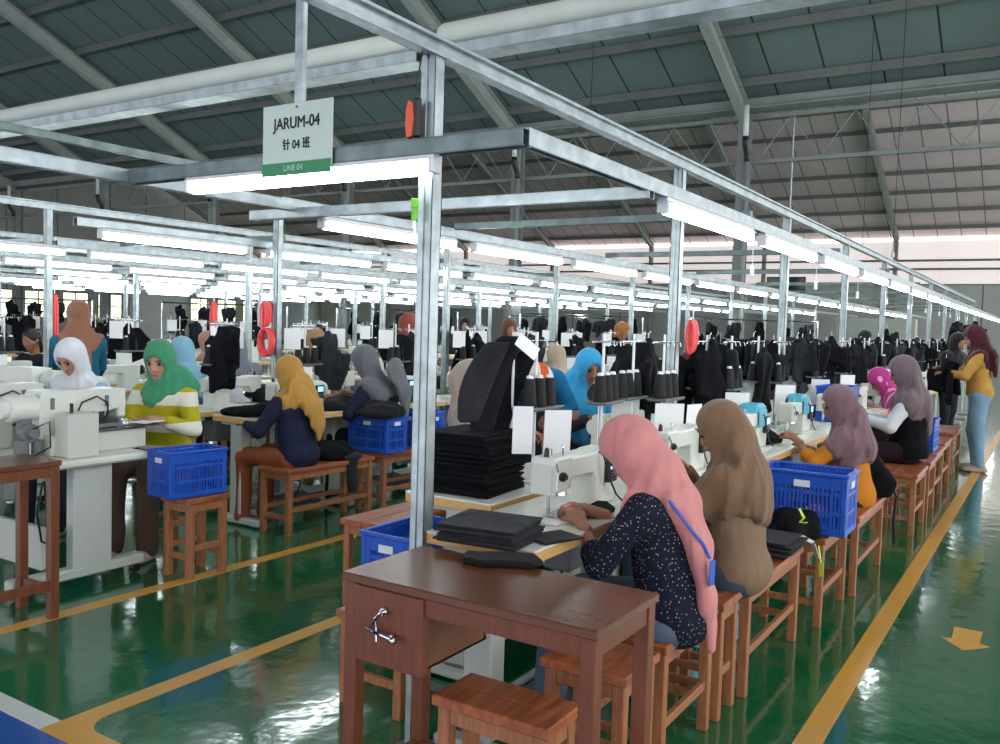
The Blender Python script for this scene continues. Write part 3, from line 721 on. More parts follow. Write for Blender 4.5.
tv = thing('ceiling_screen', 'black flat screen hung high in front of the grey far wall', 'screen', (20, 5.2, 2.55))
MB().box((0, 0, 0), (.07, .85, .3), ch=.01).build('housing', M_BLACKP, tv); MB().box((-.037, 0, 0), (.004, .79, .25)).build('display', mat('dark glass', (30, 34, 38), .12), tv)
MB().tube([(.02, 0, .15), (.02, 0, 4.5)], .02, 6).build('drop_pole', M_GALV, tv)
#MARK_OBJECTS
# ================================================================== BENCHES, DESKS, CRATES
def bench(label, x0, x1, y0, y1, h=.45, group='wooden benches and stools', m=None, name='bench', cat='bench', braces=True):
    cx, cy = (x0 + x1) / 2, (y0 + y1) / 2; L, Wd = x1 - x0, y1 - y0
    t = thing(name, label, cat, (cx, cy, 0), 0, group)
    mb = MB()
    if L > Wd:
        mb.box((0, -Wd / 4 - .0005, h - .015), (L, Wd / 2 - .001, .03), ch=.004).box((0, Wd / 4 + .0005, h - .015), (L, Wd / 2 - .001, .03), ch=.004)
    else:
        mb.box((-L / 4 - .0005, 0, h - .015), (L / 2 - .001, Wd, .03), ch=.004).box((L / 4 + .0005, 0, h - .015), (L / 2 - .001, Wd, .03), ch=.004)
    mb.build('seat', m or M_WOODT, t)
    lw = .038; dx, dy = L / 2 - .035, Wd / 2 - .03
    for sx in (-1, 1):
        for sy in (-1, 1):
            MB().box((sx * dx, sy * dy, (h - .03) / 2), (lw, lw, h - .03), ch=.003).build('leg', M_WOODX, t)
    mb = MB()
    for s in (-1, 1):
        mb.box((0, s * (dy + .006), h - .055), (2 * dx - lw, .018, .045), ch=.002); mb.box((s * (dx + .006), 0, h - .055), (.018, 2 * dy - lw, .045), ch=.002)
    mb.build('apron', M_WOODX, t)
    if braces:
        for s in (-1, 1):
            MB().box((0, s * dy, .17), (2 * dx - lw, .02, .032), ch=.002).build('stretcher', M_WOODX, t)
            MB().box((s * dx, 0, .12), (.02, 2 * dy - lw, .032), ch=.002).build('stretcher', M_WOODX, t)
    return t
bench('small wooden stool in front under the brown desk, nearest of all', 1.86, 2.05, 1.01, 1.37, name='stool', cat='stool')
bench('wooden stool under the right end of the brown desk, left of pink scarf woman', 2.27, 2.53, .985, 1.27, name='stool', cat='stool')
bench('wooden bench on which the woman in the pink scarf sits', 2.58, 3.08, .985, 1.28)
bench('narrow wooden stool between the pink scarf bench and the brown scarf bench', 3.11, 3.34, .975, 1.26, name='stool', cat='stool')
bench('wooden bench carrying the woman in brown scarf and charcoal fabric pieces', 3.38, 4.22, .955, 1.25)
bench('wooden bench beneath the blue crate at the front of right row', 4.42, 5.04, .90, 1.22)
bench('wooden bench under the woman in orange shirt', 5.08, 5.95, .86, 1.18)
bench('wooden stool under the woman in black vest and white sleeves', 6.93, 7.55, .80, 1.12, name='stool', cat='stool')
bench('wooden stool right behind the woman in black vest', 7.72, 8.2, .80, 1.12, name='stool', cat='stool')
bench('wooden bench with a blue crate before the standing woman in jeans', 8.3, 9.0, .82, 1.14)
bench('wooden bench behind the legs of the standing woman in jeans', 9.15, 9.85, .84, 1.15)
bench('farthest wooden bench beside the right aisle', 10.3, 11.2, .86, 1.18)
# left side of the nearest line and the second line
bench('wooden stool under the blue crate beside the tall post', 2.42, 3.02, 1.92, 2.24, h=.36, name='stool', cat='stool')
bench('wooden bench whose end shows left of the tall post above the crate', 3.26, 4.1, 2.72, 3.0)
bench('wooden bench where the grey brown scarf woman bends', 4.2, 5.0, 2.68, 2.98); bench('wooden bench behind the bending woman in blue shirt', 5.2, 6.0, 2.68, 2.98)
bench('wooden stool with a blue crate on it beside the second yellow line', 3.05, 3.34, 3.90, 4.14, name='stool', cat='stool')
bench('wooden bench on which the woman in the mustard scarf sits', 4.07, 4.93, 4.2, 4.5)
bench('wooden bench with crates behind the woman in mustard scarf', 5.03, 5.9, 4.2, 4.5); bench('third wooden bench along the second sewing line', 6.1, 6.95, 4.2, 4.5)
bench('wooden stool at the legs of the woman in striped shirt', 3.34, 3.66, 4.48, 4.80, name='stool', cat='stool')
for i, (x, y) in enumerate([(5.0, 5.95), (6.2, 5.95), (5.2, 6.7), (6.7, 7.5)]):
    bench('wooden bench deep in the hall, %s beyond the second sewing line' % ORD[i], x, x + .8, y, y + .3)

def desk(label, x0, x1, y0, y1, h=.75, drawer=True, flip=False):
    cx, cy = (x0 + x1) / 2, (y0 + y1) / 2; L, Wd = x1 - x0, y1 - y0
    t = thing('desk', label, 'desk', (cx, cy, 0), 0, 'brown veneered desks')
    MB().box((0, 0, h - .012), (L, Wd, .024), ch=.003).build('desktop', M_DESK, t)
    dx, dy = L / 2 - .028, Wd / 2 - .028
    for sx in (-1, 1):
        for sy in (-1, 1): MB().box((sx * dx, sy * dy, (h - .024) / 2), (.042, .042, h - .024), ch=.002).build('leg', M_DESKL, t)
    mb = MB(); ax = 'y' if Wd > L else 'x'
    for s in (-1, 1):
        mb.box((s * (dx + .008), 0, h - .05), (.016, 2 * dy - .042, .05), ch=.001); mb.box((0, s * (dy + .008), h - .05), (2 * dx - .042, .016, .05), ch=.001)
    mb.build('apron', M_DESKL, t)
    mb = MB()
    if Wd > L:
        for s in (-1, 1): mb.box((0, s * dy, .13), (2 * dx - .042, .022, .045), ch=.002)
        mb.box((dx * .9, 0, .13), (.022, 2 * dy - .02, .045), ch=.002)
    else:
        for s in (-1, 1): mb.box((s * dx, 0, .13), (.022, 2 * dy - .042, .045), ch=.002)
        mb.box((0, -dy, .16), (2 * dx - .042, .022, .045), ch=.002)
    mb.build('stretcher', M_DESKL, t)
    if drawer:
        # drawer box at the +y end, opening towards -x; front flush between the legs
        y1_ = dy - .022; y0_ = y1_ - .215; zt, zb = h - .026, h - .235; yc = (y0_ + y1_) / 2
        b = MB(); b.box((0, y0_ + .006, (zt + zb) / 2), (L - .05, .012, zt - zb)); b.box((0, y1_ - .0, (zt + zb) / 2), (L - .05, .012, zt - zb)); b.box((0, yc, zb + .005), (L - .05, y1_ - y0_, .01)); b.box((L / 2 - .04, yc, (zt + zb) / 2), (.012, y1_ - y0_, zt - zb))
        b.build('drawer_box', M_DESKIN, t)
        d = MB().box((-L / 2 + .012, yc - .004, (zt + zb) / 2 - .002), (.018, y1_ - y0_ + .012, zt - zb), ch=.002).build('drawer', M_DESKL, t)
        MB().box((-L / 2 + .02, y0_ - .012, (zt + zb) / 2), (.03, .010, zt - zb), ch=.001).build('drawer_divider', M_DESKL, t)
        lk = MB().cyl((-L / 2 - .004, yc + .0, zt - .055), .012, .012, 'X', 14).cyl((-L / 2 - .012, yc, zt - .055), .006, .012, 'X', 10); o = lk.build('lock', M_CHROME, d); sharp(o)
        hb = MB(); hz = zb + .095; xh = -L / 2 - .02
        hb.tube([(xh, yc - .048, hz - .006), (xh, yc + .048, hz + .010)], .006, 8); hb.tube([(xh, yc - .052, hz - .007), (xh, yc - .040, hz - .005)], .010, 10); hb.tube([(xh, yc - .032, hz), (xh + .02, yc - .032, hz)], .0065, 8); hb.tube([(xh, yc + .028, hz), (xh + .02, yc + .028, hz)], .004, 8)
        hb.build('handle', M_CHROME, d, smooth=True)
        MB().tube([(xh - .002, yc, zt - .055), (xh - .008, yc + .012, zt - .07), (xh - .004, yc + .01, hz + .02), (xh - .006, yc + .006, hz - .018)], .0025, 6).build('key', M_CHROME, d)
        MB().tube([(xh - .006, yc + .0, zt - .06), (xh - .012, yc + .018, zt - .085), (xh - .008, yc + .012, hz + .008), (xh - .008, yc - .002, hz + .004)], .0045, 6).build('key_loop', M_BLACKP, d)
    return t
desk('narrow reddish brown desk with a locked drawer in front of the sewing tables', 1.80, 2.17, .855, 1.645)
desk('reddish brown desk cut by the left picture edge beside a white machine', 1.55, 2.34, 3.90, 4.22, drawer=False)

def crate_template(L=.385, Wd=.25, H=.28):
    t = thing('plastic_crate', 'x', 'crate'); mb = MB()
    mb.box((0, 0, .008), (L - .02, Wd - .02, .012), ch=.002)
    for (ax, ln, off) in (('x', L, Wd / 2 - .006), ('y', Wd, L / 2 - .006)):
        n = int(ln / .019)
        for s in (-1, 1):
            def bx(u, z, du, dz, th=.007, oo=0):
                if ax == 'x': mb.box((u, s * (off - oo), z), (du, th, dz), ch=.001)
                else: mb.box((s * (off - oo), u, z), (th, du, dz), ch=.001)
            for i in range(n + 1):
                u = -ln / 2 + .012 + (ln - .024) * i / n; bx(u, H * .5, .0085, H - .02, .005)
            bx(0, .02, ln, .03, .009); bx(0, H * .36, ln, .014, .008); bx(0, H * .66, ln, .014, .008); bx(0, H - .045, ln, .05, .007)
            for i in range(3): bx(-ln / 2 + ln * (i + .5) / 3, H * .5, .012, H - .02, .010)
    for sx in (-1, 1):
        for sy in (-1, 1): mb.box((sx * (L / 2 - .014), sy * (Wd / 2 - .014), H / 2), (.028, .028, H - .004), ch=.006)
    mb.build('basket', M_BLUE, t)
    mb = MB()
    for s in (-1, 1): mb.box((0, s * (Wd / 2 - .002), H - .008), (L + .012, .020, .016), ch=.004); mb.box((s * (L / 2 - .002), 0, H - .008), (.020, Wd - .016, .016), ch=.004)
    mb.build('rim', M_BLUE, t)
    MB().box((0, Wd / 2 + .0, H * .80), (.07, .004, .03)).build('label_plate', M_WHITEP, t); MB().box((-L / 2, 0, H * .80), (.004, .07, .03)).build('label_plate', M_WHITEP, t)
    return t
CR = crate_template()
def crate(label, x, y, z, rz, sc_=1., first=[True]):
    if first[0]:
        first[0] = False; CR.scale = (sc_,) * 3; CR.location = (x, y, z); CR.rotation_euler = (0, 0, rz); return tag(CR, label, 'crate', 'blue plastic crates')
    c_ = dup(CR, (x, y, z), rz, label, 'blue plastic crates'); c_.scale = (sc_,) * 3; return c_
crate('blue plastic crate on the bench between brown scarf and orange shirt women', 4.62, 1.04, .451, PI / 2, 1.12)
crate('blue plastic crate on the stool by the second yellow line', 3.16, 4.05, .451, -.1, .92)
crate('blue plastic crate with white tag left of the tall post', 2.73, 2.10, .361, .0)
crate('blue plastic crate with black cloth behind the mustard scarf woman', 5.14, 4.36, .451, PI / 2)
crate('blue plastic crate half hidden left of the tall post, behind the other', 5.62, 4.36, .451, PI / 2 + .05)
crate('blue plastic crate on the bench by the standing woman in jeans', 8.55, .98, .451, 0)
crate('blue plastic crate on the table beyond the orange shirt woman', 7.3, 1.45, .765, 0)
crate('blue plastic crate on the third bench of the second line', 6.4, 4.36, .451, 0)

# ================================================================== SEWING TABLES, MACHINES, STANDS
# local frame: worker faces +y, table front edge y = 0, x from -.54 to .54
def table_template(simple=False):
    t = thing('sewing_table', 'x', 'table'); L, D, h = 1.09, .42, .76
    MB().box((0, D / 2, h - .004), (L, D, .008), ch=.002).build('tabletop', M_TOP, t)
    MB().box((0, D / 2, h - .025), (L - .002, D - .002, .034), ch=.002).build('edge_band', M_EDGE, t)
    if simple: 
        mb = MB()
        for s in (-1, 1): mb.box((s * .48, D / 2, .39), (.06, .10, .68)); mb.box((s * .48, D / 2, .03), (.06, .42, .05))
        mb.build('frame', M_LEGW, t); return t
    for s in (-1, 1):
        MB().box((s * .46, D / 2 + .02, .40), (.085, .11, .64), ch=.006).build('leg', M_LEGW, t)
        MB().box((s * .46, D / 2, .035), (.07, D - .02, .05), ch=.01).build('foot', M_LEGW, t)
        MB().box((s * .46, D / 2, h - .055), (.06, D - .06, .026), ch=.003).build('bracket', M_LEGW, t)
    MB().box((0, D / 2 + .07, .13), (.86, .03, .05)).build('crossbar', M_LEGW, t)
    MB().box((0, D / 2 - .06, .12), (.32, .20, .012), rx=.25).box((0, D / 2, .10), (.84, .02, .02)).build('treadle', M_GREYP, t)
    MB().box((.18, D / 2 + .05, .60), (.22, .12, .17), ch=.01).build('control_box', M_GREYP, t)
    MB().tube([(.1, D / 2 + .04, .52), (.05, D / 2, .35), (.1, D / 2, .2), (.0, D / 2 - .05, .13)], .006, 6).build('cable', M_BLACKP, t)
    return t
def machine_template(simple=False):
    t = thing('sewing_machine', 'x', 'sewing machine')
    # origin at the bed centre on the table top; needle at x = -.17
    prof = [(-.215, .115), (-.215, .262), (-.205, .272), (-.10, .272), (-.09, .262), (.10, .262), (.12, .268), (.225, .268), (.235, .255), (.235, .008), (.07, .008), (.07, .15), (.055, .168), (-.10, .172), (-.12, .115)]
    mb = MB()
    # body as a chamfered extrusion: three layers in y
    def ring(y, ins):
        c = Vector((.03, 0)); out = []
        n = len(prof)
        for i in range(n):
            p0, p1, p2 = Vector(prof[i - 1]), Vector(prof[i]), Vector(prof[(i + 1) % n])
            e1 = (p1 - p0).normalized(); e2 = (p2 - p1).normalized(); nn = Vector((e1.y, -e1.x)) + Vector((e2.y, -e2.x)); nn = nn.normalized() if nn.length > 1e-5 else Vector((0, 0))
            q = p1 + nn * ins; out.append((q.x, y, q.y))
        return out
    n = len(prof); rings = [ring(-.052, .010), ring(-.042, 0), ring(.042, 0), ring(.052, .010)]
    vs = [v for r in rings for v in r]; fs = [tuple(range(n)), tuple(range(3 * n, 4 * n))[::-1]]
    for j in range(3):
        for i in range(n): fs.append((j * n + i, (j + 1) * n + i, (j + 1) * n + (i + 1) % n, j * n + (i + 1) % n))
    mb.add(vs, fs); mb.box((0, 0, .004), (.50, .17, .008), ch=.002)
    sharp(mb.build('body', M_MACH, t), 30)
    MB().box((-.10, -.02, .0095), (.15, .10, .003)).build('needle_plate', M_STEEL, t)
    mb = MB(); mb.cyl((-.17, 0, .085), .006, .08); mb.tube([(-.17, 0, .05), (-.17, 0, .014)], .002, 6); mb.cyl((-.155, .012, .08), .005, .09); mb.box((-.158, -.004, .02), (.03, .022, .004)); mb.box((-.155, .008, .03), (.012, .012, .03)); mb.build('needle_bar', M_STEEL, t)
    o = MB().cyl((-.17, -.057, .19), .020, .014, 'Y', 16).cyl((-.17, -.066, .19), .012, .012, 'Y', 12); o = o.build('tension_dial', M_BLACKP, t); sharp(o)
    if simple:
        MB().cyl((.262, 0, .20), .055, .03, 'X', 16).build('handwheel', M_BLACKP, t); return t
    MB().box((-.218, 0, .18), (.006, .085, .13), ch=.003).build('face_plate', M_MACH2, t)
    o = MB().cyl((.262, 0, .195), .058, .028, 'X', 22).cyl((.246, 0, .195), .03, .02, 'X', 16).build('handwheel', M_MACH2, t); sharp(o)
    cp = MB().box((.185, -.062, .17), (.07, .022, .12), ch=.004).build('control_panel', M_BLACKP, t)
    MB().box((.185, -.0745, .195), (.05, .003, .045), ch=.0005).build('screen', M_SCREEN, cp)
    mb = MB()
    for i in range(3):
        for j in range(3): mb.box((.169 + .016 * i, -.0745, .125 + .014 * j), (.010, .003, .007), ch=.0005)
    mb.build('keypad', M_GREYP, cp)
    mb = MB(); mb.tube([(-.13, -.03, .272), (-.13, -.03, .305), (-.12, -.02, .315)], .003, 6); mb.cyl((-.15, .01, .285), .008, .03); mb.tube([(-.205, -.05, .25), (-.225, -.07, .22), (-.225, -.066, .14), (-.20, -.05, .11)], .0035, 6); mb.build('thread_guide', M_STEEL, t)
    MB().lathe([(.003, .04), (.008, .03), (.010, .0), (.004, -.0)], (-.19, .0, .272)).build('oil_cap', M_BLACKP, t)
    MB().tube([(.10, -.052, .262), (.10, -.075, .24), (.12, -.085, .15), (.20, -.08, .05), (.24, -.09, .01)], .004, 6).build('cable', M_BLACKP, t)
    MB().cyl((-.13, -.03, .108), .010, .012).build('work_lamp', M_LED, t)
    MB().box((.03, -.052, .06), (.07, .003, .10), ch=.001).build('cover_plate', M_MACH2, t) if 0 else None
    return t
def cone_mb(mb, c, s=1.):
    return mb.lathe([(.006 * s, 0), (.032 * s, .0), (.034 * s, .01), (.024 * s, .11 * s + .01), (.012 * s, .115 * s + .01)], c, 14)
def stand_template(simple=False, cones=3):
    t = thing('thread_stand', 'x', 'thread stand')
    mb = MB(); mb.tube([(0, 0, 0), (0, 0, .66)], .0075, 8); mb.box((0, 0, .006), (.07, .05, .012)); mb.build('pole', M_WHITEP, t)
    mb = MB(); mb.box((0, -.02, .33), (.26, .10, .012), ch=.005); mb.tube([(-.13, -.07, .336), (.13, -.07, .336), (.13, .03, .336), (-.13, .03, .336)], .005, 6, close=True); mb.build('tray', M_GREYP, t)
    mb = MB(); mb.tube([(-.15, 0, .62), (.15, 0, .62)], .005, 6)
    for s in (-1, 0, 1): mb.tube([(s * .09, 0, .62), (s * .09, -.05, .62), (s * .09, -.055, .60)], .0035, 6)
    mb.build('hook_bar', M_STEEL, t)
    for i in range(cones):
        o = cone_mb(MB(), ((i - (cones - 1) / 2) * .085, -.02, .338), 1.0).build('thread_cone', M_THREAD, t); sharp(o)
        MB().lathe([(.005, .0), (.016, .002), (.014, .014), (.004, .016)], ((i - (cones - 1) / 2) * .085, -.02, .460)).build('cone_tip', M_WHITEP, o)
    return t
TB, TBs = table_template(), table_template(True)
MC, MCs = machine_template(), machine_template(True); MC.scale = MCs.scale = (1.08, 1., .83)
ST, STs = stand_template(), stand_template(True, 2)
for m_ in (M_CLOTH, M_CLOTH2, M_CLOTH3, M_GREYCLOTH): wrinkle(m_, .8, 8., (1, 1, .5))
# cloth pieces ---------------------------------------------------------------
def cloth_mesh(name, fn, lo, hi, res, m, parent=None): return mesh_np(name, [field(fn, lo, hi, res)], m, parent)
def wv(P, a, f, s):
    x, y, z = P[..., 0], P[..., 1], P[..., 2]
    return a * (np.sin(f * x + 3 * z + s + 1.5 * np.sin(7 * z + s)) + .6 * np.sin(f * .7 * y + 5 * z + 2 * s) + .4 * np.sin(f * 1.7 * (x + y) - 4 * z + s))
def garment(seed, w=.30, h=.42, d=.10, m=None):
    """a jacket or cover hanging from its top, origin at the hanging point"""
    rs = random.Random(seed); a, b = rs.uniform(-.3, .3), rs.uniform(.6, 1.)
    c, e = rs.uniform(-.35, .35), rs.uniform(0, 6)
    pan = []
    for q in range(5):
        hz = h * rs.uniform(.30, .5); pan.append((rs.uniform(-.28, .28) * w, rs.uniform(-.3, .3) * d, -h + hz if q < 2 else -rs.uniform(.28, .55) * h, rs.uniform(-1.0, 1.0), rs.uniform(-.38, .38), w * rs.uniform(.22, .42), rs.uniform(.012, .022), hz if q < 2 else h * rs.uniform(.2, .34), rs.uniform(-.5, .5)))
    def f(P):
        v = rc(P, (0, 0, -.03), (0, 0, -.12), .03, .06)
        for (px, py, pz, rz_, ry_, pw, pt, ph, tp) in pan:
            Q = (P - np.array([px, py, pz])) @ np.array(Matrix.Rotation(rz_, 3, 'Z') @ Matrix.Rotation(ry_, 3, 'Y'))
            x, y, z = Q[..., 0], Q[..., 1] + .35 * Q[..., 0] ** 2 / w + .012 * np.sin(24 * Q[..., 0] + 9 * Q[..., 2] + seed), Q[..., 2]
            b = smax(smax(np.abs(x) - pw * (1 - tp * z / ph * .5), np.abs(y) - pt, .012), np.abs(z) - ph, .02)
            v = smin(v, b, .018)
        return v + fold(P, .006, 46, seed)
    t = thing('hanging_garment', 'x', 'garment'); cloth_mesh('garment', f, (-w * .9, -.2, -h - .03), (w * .9, .2, .03), .012, m or M_CLOTH, t)
    MB().tube([(0, 0, -.03), (0, 0, .02), (.015, 0, .035)], .003, 6).build('hanger_hook', M_STEEL, t)
    return t
def heap(seed, w=.34, d=.26, h=.10, m=None, label='x', name='cloth_heap', res=.012):
    rs = random.Random(seed); bl = [((rs.uniform(-.5, .5) * w * .65, rs.uniform(-.5, .5) * d * .6, rs.uniform(.1, .6) * h), (rs.uniform(.22, .42) * w, rs.uniform(.22, .42) * d, rs.uniform(.35, .6) * h)) for _ in range(7)]
    def f(P):
        v = el(P, (0, 0, .02), (w * .48, d * .46, h * .4))
        for c, r in bl: v = smin(v, el(P, c, r), .025)
        return smax(v + fold(P, .008, 46, seed), -P[..., 2] + .001, .004)
    o = cloth_mesh(name, f, (-w * .75, -d * .75, -.02), (w * .75, d * .75, h * 1.6), res, m or M_CLOTH)
    return tag(o, label, 'cloth')
def stack(seed, w, d, n, th, m, jit=.012, bend=.0):
    """flat cloth pieces laid on each other, each a layer of its own within one pile"""
    rs = random.Random(seed); mb = MB(); z = 0.
    for i in range(n):
        a, b = w * rs.uniform(.92, 1.04), d * rs.uniform(.92, 1.04); t = th * rs.uniform(.8, 1.2)
        mb.box((rs.uniform(-jit, jit), rs.uniform(-jit, jit), z + t / 2), (a, b, t * .96), rz=rs.uniform(-.06, .06), ch=t * .3); z += t
    return mb
# ================================================================== STATIONS
used = {}
def put(T, key, loc, rz, label, group):
    if key not in used:
        used[key] = 1; T.location = loc; T.rotation_euler = (0, 0, rz); return tag(T, label, T['category'], group)
    return dup(T, loc, rz, label, group)
GM = [garment(3), garment(11, .26, .46, .12, M_CLOTH3), garment(23, .34, .40, .10, M_CLOTH2), garment(5, .22, .5, .1, M_CLOTH), garment(8, .38, .36, .12, M_CLOTH3), garment(14, .30, .5, .09, M_CLOTH2)]
HP = None
def station(xc, yf, side, who, full=True, parts='tmsp', mdx=0., gi=None, gz=1.42, paper=True, seed=0):
    """side +1: worker faces +y with the table front edge at yf; side -1 the other way round"""
    rz = 0 if side > 0 else PI
    def at(lx, ly, z): return (xc + side * lx, yf + side * ly, z)
    if 't' in parts: put(TB if full else TBs, 't%d' % full, at(0, 0, 0), rz, 'white topped sewing table ' + who, 'sewing tables')
    if 'm' in parts: put(MC if full else MCs, 'm%d' % full, at(mdx, .19, .761), rz, 'white sewing machine ' + who, 'sewing machines')
    if 's' in parts: put(ST if full else STs, 's%d' % full, at(.30, .39, .761), rz, 'thread stand with cones ' + who, 'thread stands')
    if paper and 'p' in parts:
        o = MB().box((0, 0, -.11), (.15, .0015, .21), ch=.0003, rx=.06).build('work_sheet', M_PAPER); o.location = at(.20, .31, 1.085); o.rotation_euler = (0, 0, -.9 + .2 * math.sin(seed * 3))
        tag(o, 'white work sheet under the tray ' + who, 'paper sheet', 'work sheets on the stands')
    if paper and 'p' in parts and yf > 4.4:
        o = MB().box((0, 0, -.085), (.13, .0015, .16), ch=.0003).build('work_sheet', M_PAPER); o.location = at(.17, .39, 1.375); o.rotation_euler = (0, 0, -.8 + .3 * math.sin(seed * 2))
        tag(o, 'white sheet on the hook bar ' + who, 'paper sheet', 'work sheets on the stands')
    if gi is not None:
        g_ = gi + 3 * (seed % 2); put(GM[g_], 'g%d' % g_, at(.33, .44, gz), rz + .9 * math.sin(seed * 5), ('black garment', 'knitted black garment', 'charcoal garment')[gi] + ' hung over stand ' + who, 'garments hung on the stands')
# nearest line, right side (workers beside the aisle)
wr = ['of the woman in pink scarf', 'of the woman in brown scarf', 'between the brown and mauve scarf women', 'of the woman in mauve scarf and orange shirt', 'just beyond the mauve scarf woman',
      'before the woman in the black vest', 'before the woman in bright pink scarf', 'before the standing woman in jeans']
for i in range(16):
    xc = 2.84 + 1.10 * i
    who = wr[i] if i < 8 else 'on aisle side of nearest line, %s from front' % ORD[i]
    station(xc, 1.31, 1, who, full=i < 5, gi=None if i < 2 else (1, 0, 2)[i % 3], gz=1.40 + .06 * math.sin(i * 2.1), seed=i, mdx=.05 if i == 0 else 0, parts='tm' if i == 0 else 'tmsp', paper=i < 10)
wl = ['at the near left end of the nearest line', 'of the bending grey brown scarf woman', 'of the bending woman in blue shirt', 'facing the woman in bright blue scarf']
for i in range(14):
    xc = 3.33 + 1.10 * i
    who = wl[i] if i < 4 else 'on inner side of nearest line, %s from front' % ORD[i]
    station(xc, 2.21, -1, who, full=i < 3, gi=None if i < 2 else (0, 2, 1)[i % 3], gz=1.40 + .05 * math.sin(i * 1.7), seed=i + 20, parts='t' if i == 0 else 'tmsp', paper=i < 8)
# second line
w2 = ['of the woman in the mustard scarf', 'of the grey scarf woman in navy shirt', 'by the blue crates of the second line']
for i in range(10):
    xc = 4.60 + 1.10 * i
    station(xc, 4.52, 1, w2[i] if i < 3 else 'on near side of second line, %s from front' % ORD[i], full=i < 3, gi=None if i < 1 else (2, 0, 1)[i % 3], gz=1.38, seed=i + 40, paper=i < 7)
for i in range(9):
    xc = 4.60 + 1.10 * i
    station(xc, 5.55, -1, 'on far side of second line, %s from front' % ORD[i], full=i < 2, gi=(1, 2, 0)[i % 3], gz=1.36, seed=i + 60, paper=i < 7)
for i in range(9):
    xc = 3.6 + 1.15 * i
    station(xc, 6.95, 1, 'on near side of third line, %s from front' % ORD[i], full=False, gi=(0, 1, 2)[i % 3] if i % 2 else None, gz=1.36, seed=i + 80)
for i in range(8):
    xc = 4.2 + 1.25 * i
    station(xc, 8.1, -1, 'on far side of third line, %s from front' % ORD[i], full=False, gi=(2, 1, 0)[i % 3] if i % 2 == 0 else None, gz=1.36, seed=i + 90)
for j, y in enumerate((10.2, 11.4, 13.6)):
    for i in range(9):
        station(5.2 + j * 1.2 + 1.3 * i, y, 1 if j != 1 else -1, 'in %s row deep in hall, %s from front' % (ORD[j + 5], ORD[i]), full=False, gi=(i + j) % 3 if (i + j) % 2 else None, gz=1.36, seed=i + 100 + j * 10, paper=j < 2)

# ================================================================== THE PATTERN SEWING MACHINES AT LEFT
def pattern_table(label, loc, ln=1.3):
    t = thing('machine_table', label, 'table', loc, 0, 'pattern machine tables'); h = .69
    # runs along y from the near edge y=0; x from -.62 to 0 (operator end)
    MB().box((-.42, ln / 2, h - .02), (.86, ln, .04), ch=.012).build('tabletop', M_TOP, t)
    for y in (.10, ln - .12):
        MB().box((-.30, y, .36), (.22, .07, .60), ch=.006).build('leg', M_LEGW, t)
        MB().box((-.36, y, .085), (.74, .075, .055), ch=.008).build('foot', M_LEGW, t)
    MB().box((-.55, ln / 2, .24), (.03, ln - .2, .22), ch=.004).build('back_panel', M_LEGW, t)
    for (x, y) in ((-.02, .10), (-.68, .10), (-.02, ln - .12)):
        c = MB(); c.cyl((x, y, .03), .026, .02, 'Y', 14).cyl((x, y + .022, .03), .026, .012, 'Y', 14).box((x, y + .01, .052), (.03, .04, .016)); sharp(c.build('castor', M_BLACKP, t))
    MB().tube([(-.60, .02, .60), (-.64, .0, .45), (-.60, .03, .30), (-.5, .08, .24), (-.56, .05, .4), (-.58, .04, .6)], .006, 6).build('cable', M_BLACKP, t)
    return t
def pattern_machine(label, loc, rz=0.):
    t = thing('pattern_sewing_machine', label, 'sewing machine', loc, rz, 'pattern sewing machines')
    # arm points to +x, origin on the table under the needle
    mb = MB(); mb.prism([(-.40, .0), (-.40, .30), (-.385, .335), (.06, .335), (.09, .32), (.10, .24), (.0, .215), (-.20, .20), (-.24, .0)], .15); sharp(mb.build('arm', M_MACH, t), 25)
    MB().box((.085, 0, .25), (.055, .12, .165), ch=.01).build('head_cover', M_MACH, t)
    MB().box((-.10, 0, .055), (.56, .30, .11), ch=.008).build('bed', M_MACH2, t)
    MB().box((-.27, -.20, .115), (.17, .13, .23), ch=.006).build('side_housing', M_MACH2, t)
    MB().box((.06, .0, .125), (.44, .36, .008)).box((.05, -.05, .135), (.26, .20, .004)).build('clamp_plate', M_STEEL, t)
    MB().box((-.13, -.20, .15), (.24, .02, .02)).box((-.02, -.10, .16), (.018, .2, .05)).box((-.10, -.06, .17), (.03, .03, .10)).box((.03, .05, .17), (.03, .02, .08)).build('clamp_frame', M_GREYP, t)
    o = MB().cyl((-.48, -.04, .255), .070, .15, 'X', 20).cyl((-.57, -.04, .255), .055, .04, 'X', 20).build('motor', M_MACH, t); sharp(o)
    o = MB().cyl((-.47, -.10, .13), .05, .05, 'Y', 16).cyl((-.47, -.13, .13), .025, .05, 'Y', 12).box((-.47, -.06, .17), (.06, .05, .08)).cyl((-.50, -.09, .05), .035, .09).cyl((-.42, -.09, .05), .028, .08).build('regulator', M_GREYP, t); sharp(o)
    MB().tube([(-.20, -.08, .20), (-.18, -.10, .27), (-.10, -.11, .30), (-.03, -.1, .26), (-.02, -.09, .2), (-.05, -.09, .16)], .005, 8).build('hose', M_BLACKP, t)
    MB().tube([(-.47, -.13, .15), (-.40, -.17, .19), (-.40, -.18, .06), (-.5, -.14, .0)], .005, 6).build('hose', M_BLACKP, t)
    MB().tube([(.0, -.02, .16), (.0, -.02, .10)], .006, 8).tube([(.02, .03, .17), (.02, .03, .11)], .004, 6).build('needle_bar', M_STEEL, t)
    for x in (-.33, -.02): MB().box((x, -.078, .27), (.022, .004, .06)).build('vent_slot', M_GREYP, t)
    MB().box((-.30, -.20, .255), (.014, .02, .05), ch=.004).build('switch', M_BLACKP, t)
    return t
pattern_table('white wheeled table under the near pattern sewing machine at left', (3.02, 4.18, 0))
pattern_machine('large near white pattern sewing machine with motor and steel plate at left', (2.93, 4.50, .691), .0)
